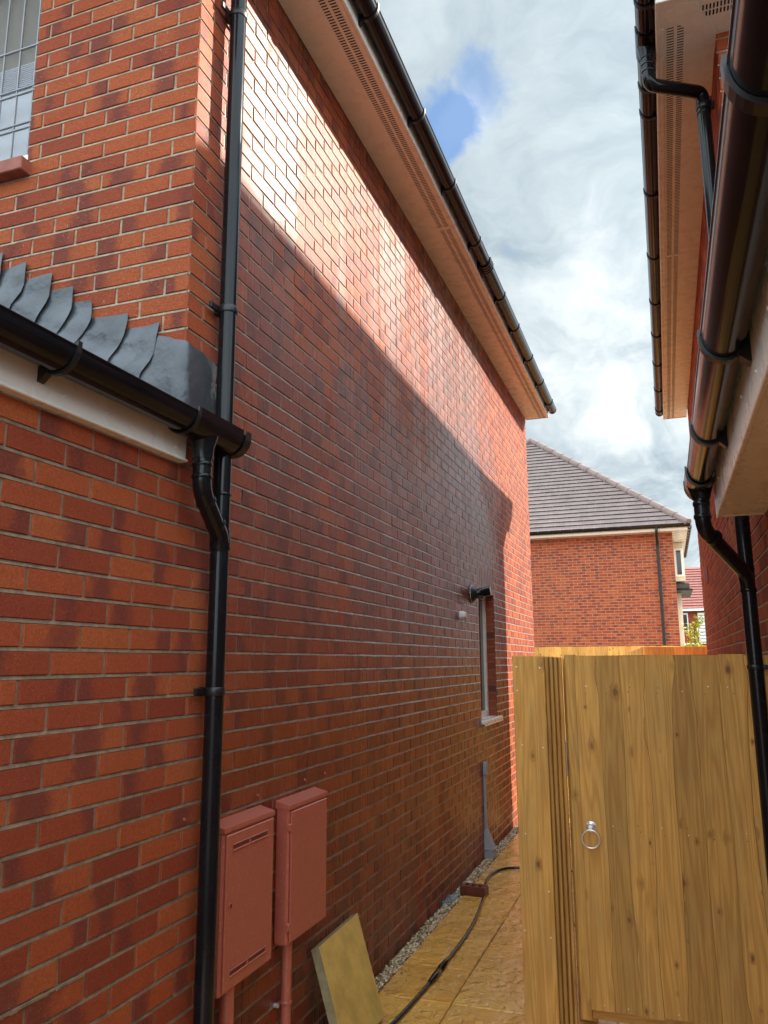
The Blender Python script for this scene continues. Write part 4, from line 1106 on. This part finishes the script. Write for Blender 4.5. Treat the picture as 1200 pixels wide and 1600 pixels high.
gp = thing('gate_post', 'broad treated timber gate post standing on the paving left of the gate', 'post', (-.66, 3.97, 0))
b = MB(); y0 = 3.965
b.box((-.735, y0, 0), (-.578, y0 + .022, GT + .001), M['wood'], .003, col=(.3, .6, .8), uvax=lambda q: (q[0] + q[1], q[2])); b.build('front_board', gp)
b = MB(); b.box((-.733, y0 + .0225, 0), (-.582, y0 + .16, GT - .004), M['wood'], .003, uvax=lambda q: (q[0] + q[1], q[2])); b.build('post_core', gp)
for i in range(4):
    b = MB(); xo = -.580 + i * .0175
    b.box((xo, y0 + .03 + i * .035, 0), (xo + .0165 + (.0 if i < 3 else 0), y0 + .16, GT - .003 - .001 * i), M['wood'], .003, col=(random.random(), .4, .1 + .15 * i), uvax=lambda q: (q[0] + q[1], q[2])); b.build('side_lath', gp)
b = MB(); b.box((-.515, GY + .055, 0), (-.43, GY + .09, GT - .01), M['wood'], .003, uvax=lambda q: (q[0] + q[1], q[2])); b.build('gap_blocker', gp)  # unseen batten added to stop light showing through the gap
for (x, z) in ((-.715, .035), (-.60, .03), (-.715, -.08), (-.70, -.34), (-.60, -.35), (-.70, -.75), (-.60, -1.0), (-.72, -1.18), (-.60, -1.20)):
    q = MB(); q.tube([(x, y0 - .0015, z + H - .06), (x, y0 + .001, z + H - .06)], .0035, M['galv'], 8); q.build('nail', gp)

# ================================================================== SMALL FIXTURES ON THE LEFT WALL
def meter_box(label, y0, y1, z0, z1, d, kind):
    t = thing('meter_box', label, 'meter box', (XW, (y0 + y1) / 2, z0), 'terracotta meter boxes on the wet wall')
    b = MB(); b.box((XW - .001, y0, z0), (XW + d, y1, z1 - .012), M['terracotta'], .008)
    # sloped hood with a raised back edge
    P = [(XW, y0 - .003, z1 + .012), (XW, y0 - .003, z1 - .02), (XW + d + .006, y0 - .003, z1 - .022), (XW + d + .006, y0 - .003, z1 - .006), (XW + .02, y0 - .003, z1 + .006)]
    Q = [(p_[0], y1 + .003, p_[2]) for p_ in P]
    b.face(P[::-1], M['terracotta']); b.face(Q, M['terracotta'])
    for i in range(5): b.face([P[i], P[(i + 1) % 5], Q[(i + 1) % 5], Q[i]], M['terracotta'])
    b.build('case', t)
    dr = MB(); dr.box((XW + d + .0005, y0 + .014, z0 + .012), (XW + d + .008, y1 - .01, z1 - .032), M['terracotta'], .003); do = dr.build('door', t)
    yc = (y0 + y1) / 2
    if kind == 'slots':
        for z in (z1 - .085, z0 + .06):
            k = MB()
            for (a, c) in ((yc - .135, yc - .02), (yc + .0, yc + .125)):
                k.box((XW + d + .0078, a, z), (XW + d + .0092, c, z + .011), M['louvre_shade']); k.box((XW + d + .0078, a - .004, z - .007), (XW + d + .013, c + .004, z - .001), M['terracotta'], .002)
                k.box((XW + d + .0078, a - .004, z + .014), (XW + d + .012, c + .004, z + .018), M['terracotta'], .0015)
            k.build('louvre', do)
        k = MB(); k.tube([(XW + d + .007, y0 + .045, (z0 + z1) / 2 + .01), (XW + d + .013, y0 + .045, (z0 + z1) / 2 + .01)], .011, M['terracotta'], 16); k.box((XW + d + .0125, y0 + .041, (z0 + z1) / 2 + .004), (XW + d + .0145, y0 + .049, (z0 + z1) / 2 + .016), M['void_shade']); k.build('lock', do)
    else:
        for z in (z0 + .06, z1 - .11):
            h_ = MB(); h_.box((XW + d - .004, y0 - .003, z), (XW + d + .010, y0 + .018, z + .03), M['terracotta'], .003); h_.build('hinge', do)
        h_ = MB(); h_.box((XW + d + .0075, y1 - .045, z0 + .03), (XW + d + .011, y1 - .025, z0 + .05), M['terracotta'], .002); h_.build('lock', do)
    return t
meter_box('terracotta meter box with slotted door, nearest the black downpipe', 2.625, 3.012, -1.155 + H, -.585 + H, .062, 'slots')
meter_box('plain hinged terracotta meter box beside the leaning paving slab', 3.150, 3.545, -1.150 + H, -.590 + H, .062, 'plain')
def riser(label, y, r, z1, clip):
    t = thing('conduit', label, 'pipe', (XW + .035, y, 0), 'terracotta pipes under the meter boxes')
    b = MB(); b.tube([(XW + .032, y, z1), (XW + .032, y, -.05)], r, M['terracotta'], 20); b.build('tube', t)
    if clip:
        b = MB(); collar(b, (XW + .032, y, clip), (0, 0, 1), r + .004, .016, M['terracotta']); b.tube([(XW, y - .045, clip), (XW + .02, y - .045, clip)], .009, M['galv'], 12); b.box((XW + .006, y - .045, clip - .006), (XW + .014, y - .02, clip + .006), M['terracotta'], .002); b.build('pipe_clip', t)
riser('terracotta pipe below the slotted meter box', 2.735, .026, .53, None)
riser('thin terracotta pipe clipped below the plain meter box', 3.215, .021, .53, .30)

# grey conduit with tapered boot
t = thing('cable_conduit', 'slim grey cable conduit with a flared boot below the small window', 'conduit', (XW, 7.15, 0))
b = MB(); b.box((XW, 7.137, .22), (XW + .022, 7.163, -.97 + H), M['grey'], .004); b.build('trunking', t)
b = MB(); b.box((XW, 7.125, -.99 + H), (XW + .04, 7.18, -.88 + H), M['grey'], .006); b.build('joint_box', t)
b = MB(); z0, z1, z2 = 0.0, .075, .23
V = [(XW, 7.11, 0), (XW + .085, 7.11, 0), (XW + .085, 7.21, 0), (XW, 7.21, 0), (XW, 7.11, z1), (XW + .085, 7.11, z1), (XW + .085, 7.21, z1), (XW, 7.21, z1), (XW, 7.125, z2), (XW + .03, 7.125, z2), (XW + .03, 7.175, z2), (XW, 7.175, z2)]
b.idx(V, [(0, 1, 5, 4), (1, 2, 6, 5), (2, 3, 7, 6), (4, 5, 9, 8), (5, 6, 10, 9), (6, 7, 11, 10), (8, 9, 10, 11)], M['grey'], smooth=False)
b.box((XW, 7.105, z1 - .01), (XW + .09, 7.216, z1 + .01), M['grey'], .003); b.build('boot', t)

# security camera/light beside the window head
cy, cz = 6.86, .60 + H
t = thing('security_light', 'small black security light on the wall beside the window head', 'light', (XW, cy, cz))
b = MB(); b.tube([(XW, cy, cz), (XW + .012, cy, cz), (XW + .04, cy, cz + .003), (XW + .06, cy, cz + .005)], .055, M['black_matt'], 28, radii=[.082, .080, .055, .04]); b.build('base', t)
b = MB(); b.tube([(XW + .010, cy, cz), (XW + .013, cy, cz)], .0835, M['pale_grey'], 28); b.build('gasket', t)
b = MB(); b.tube([(XW + .02, cy, cz), (XW + .055, cy + .005, cz + .004), (XW + .06, cy + .005, cz + .004), (XW + .165, cy + .03, cz + .022), (XW + .17, cy + .03, cz + .022)], .04, M['black'], 24, radii=[.040, .042, .040, .044, .040])
b.box((XW + .06, cy - .03, cz - .045), (XW + .12, cy + .03, cz - .02), M['black_matt'], .006); b.build('head', t)
b = MB(); b.tube([(XW, 6.43, .385 + H), (XW + .03, 6.43, .385 + H), (XW + .034, 6.43, .385 + H), (XW + .055, 6.43, .385 + H)], .035, M['pale_grey'], 24, radii=[.036, .036, .030, .028]); tag(b.build('vent_cap'), 'small round grey cap on the wall left of the window', 'vent cap')

# leaning slab
A_ = Vector((XW + .012, 3.50, .405)); B_ = Vector((XW + .012, 3.975, .415)); C_ = Vector((-1.425, 3.86, 0.012)); D_ = Vector((-1.425, 3.40, .004))
nrm = (B_ - A_).cross(D_ - A_).normalized(); 
if nrm.x > 0: nrm = -nrm
b = MB(); N = 10
def sp_(u_, v_, k): 
    P_ = (A_.lerp(B_, u_)).lerp(D_.lerp(C_, u_), v_)
    e = .004 * math.sin(u_ * 9 + v_ * 4) * (1 if k else 1)
    return P_ + nrm * (.042 * (1 - k) - .0) * -1 * 0 + (-nrm) * (.042 * k) + Vector((0, e * (v_ in (0, 1)), e * (u_ in (0, 1)) * .6))
for k in (0, 1):
    V = [sp_(i / N, j / N, k) for i in range(N + 1) for j in range(N + 1)]
    F = [(i * (N + 1) + j, i * (N + 1) + j + 1, (i + 1) * (N + 1) + j + 1, (i + 1) * (N + 1) + j) for i in range(N) for j in range(N)]
    if k == 0: F = [f_[::-1] for f_ in F]
    b.idx(V, F, M['slab'], smooth=False)
for i in range(N):
    for (u0_, v0_, u1_, v1_) in ((i / N, 0, (i + 1) / N, 0), (i / N, 1, (i + 1) / N, 1), (0, i / N, 0, (i + 1) / N), (1, i / N, 1, (i + 1) / N)):
        b.face([sp_(u0_, v0_, 0), sp_(u1_, v1_, 0), sp_(u1_, v1_, 1), sp_(u0_, v0_, 1)], M['slab_side'])
tag(b.build('paving_slab'), 'loose buff paving slab leaning against the wet brick wall', 'slab')

# hose
hp_ = [(-1.42, 3.1), (-1.375, 3.5), (-1.335, 3.83), (-1.31, 4.2), (-1.30, 4.56), (-1.295, 5.0), (-1.308, 5.37), (-1.345, 5.75), (-1.385, 6.05), (-1.43, 6.3), (-1.448, 6.5), (-1.43, 6.66), (-1.39, 6.76), (-1.30, 6.83), (-1.1, 6.86), (-.7, 6.9)]
def cr(P, n=8):
    out = []
    for i in range(len(P) - 1):
        p0 = Vector(P[max(i - 1, 0)]); p1 = Vector(P[i]); p2 = Vector(P[i + 1]); p3 = Vector(P[min(i + 2, len(P) - 1)])
        for j in range(n):
            t = j / n; out.append(0.5 * ((2 * p1) + (-p0 + p2) * t + (2 * p0 - 5 * p1 + 4 * p2 - p3) * t * t + (-p0 + 3 * p1 - 3 * p2 + p3) * t ** 3))
    out.append(Vector(P[-1])); return out
t = thing('hose', 'black pressure hose snaking over the golden paving past the gate post', 'hose', (-1.3, 5, 0))
pth = [(q.x, q.y, .0125 + .001 * math.sin(q.y * 3)) for q in cr(hp_)]
b = MB(); b.tube(pth, .0105, M['hose'], 14); b.build('tube', t)
b = MB(); q = [Vector((-1.302, 4.34, .018)), Vector((-1.300, 4.40, .018)), Vector((-1.300, 4.42, .018)), Vector((-1.299, 4.50, .018)), Vector((-1.299, 4.505, .018)), Vector((-1.299, 4.53, .018)), Vector((-1.299, 4.535, .018)), Vector((-1.298, 4.66, .018))]
b.tube(q, .016, M['black'], 16, radii=[.013, .017, .018, .018, .013, .013, .019, .013]); b.build('coupling', t)

# loose engineering brick with holes, and blue twine
b = MB(); cx, cy_ = -1.455, 6.02; ang = R_(-6)
def bt(p_): 
    x, y = p_[0], p_[1]; return (cx + x * math.cos(ang) - y * math.sin(ang), cy_ + x * math.sin(ang) + y * math.cos(ang), p_[2])
for (xa, xb_) in ((-.095, -.072), (-.045, -.022), (.005, .028), (.055, .095)):
    b.box((xa, -.05, .003), (xb_, .05, .068), M['eng_brick'], .004, xf=bt)
for ya in (-.05, .025): b.box((-.093, ya + .001, .004), (.093, ya + .024, .0675), M['eng_brick'], .003, xf=bt)
b.box((-.09, -.03, .004), (.09, .03, .05), M['eng_brick'], xf=bt)
tag(b.build('loose_brick'), 'single dark wet brick lying on the paving by the gravel', 'brick')
b = MB(); rs = random.Random(3)
P_ = [(-1.575, 5.60, .01), (-1.60, 5.68, .03), (-1.59, 5.76, .02), (-1.565, 5.84, .035), (-1.55, 5.92, .03), (-1.57, 6.0, .02), (-1.55, 6.05, .045), (-1.50, 6.10, .055), (-1.46, 6.12, .05)]
b.tube([tuple(q) for q in cr(P_, 6)], .003, M['twine'], 8)
b.tube([tuple(q) for q in cr([(-1.60, 5.7, .012), (-1.58, 5.78, .05), (-1.56, 5.74, .02), (-1.545, 5.80, .03), (-1.56, 5.9, .012)], 6)], .003, M['twine'], 8)
tag(b.build('twine'), 'tangle of blue twine on the gravel beside the loose brick', 'twine')

# ================================================================== YOUNG TREE
t = thing('young_tree', 'young yellow green tree rising behind the fences by the right wall', 'tree', (.47, 14.4, 0))
b = MB(); rs = random.Random(11)
b.tube([(.47, 14.4, 0), (.475, 14.4, 1.2), (.46, 14.4, 2.3)], .02, M['bark'], 8, radii=[.025, .018, .006])
tips = []
for i in range(26):
    z0 = rs.uniform(1.5, 2.25); a = rs.uniform(0, 6.28); L = rs.uniform(.08, .22) * (1.2 - (z0 - 1.5) * .7)
    e = (.47 + math.cos(a) * L, 14.4 + math.sin(a) * L, z0 + rs.uniform(.03, .16)); tips.append(((.467, 14.4, z0), e)); b.tube([(.467, 14.4, z0), e], .004, M['bark'], 5)
b.build('trunk', t)
b = MB()
for (s_, e) in tips:
    for k in range(34):
        u_ = rs.uniform(.3, 1.15); c = Vector(s_).lerp(Vector(e), u_) + Vector((rs.gauss(0, .025), rs.gauss(0, .025), rs.gauss(0, .03)))
        d = Vector((rs.gauss(0, 1), rs.gauss(0, 1), rs.gauss(0, .7))).normalized(); sd_ = d.cross(Vector((rs.gauss(0, 1), rs.gauss(0, 1), rs.gauss(0, 1)))).normalized()
        l = rs.uniform(.04, .07); w_ = l * .42
        b.face([c, c + d * l * .5 + sd_ * w_ * .5, c + d * l, c + d * l * .5 - sd_ * w_ * .5], M['leaf'], col=(rs.random(), 0, 0))
b.build('crown', t)
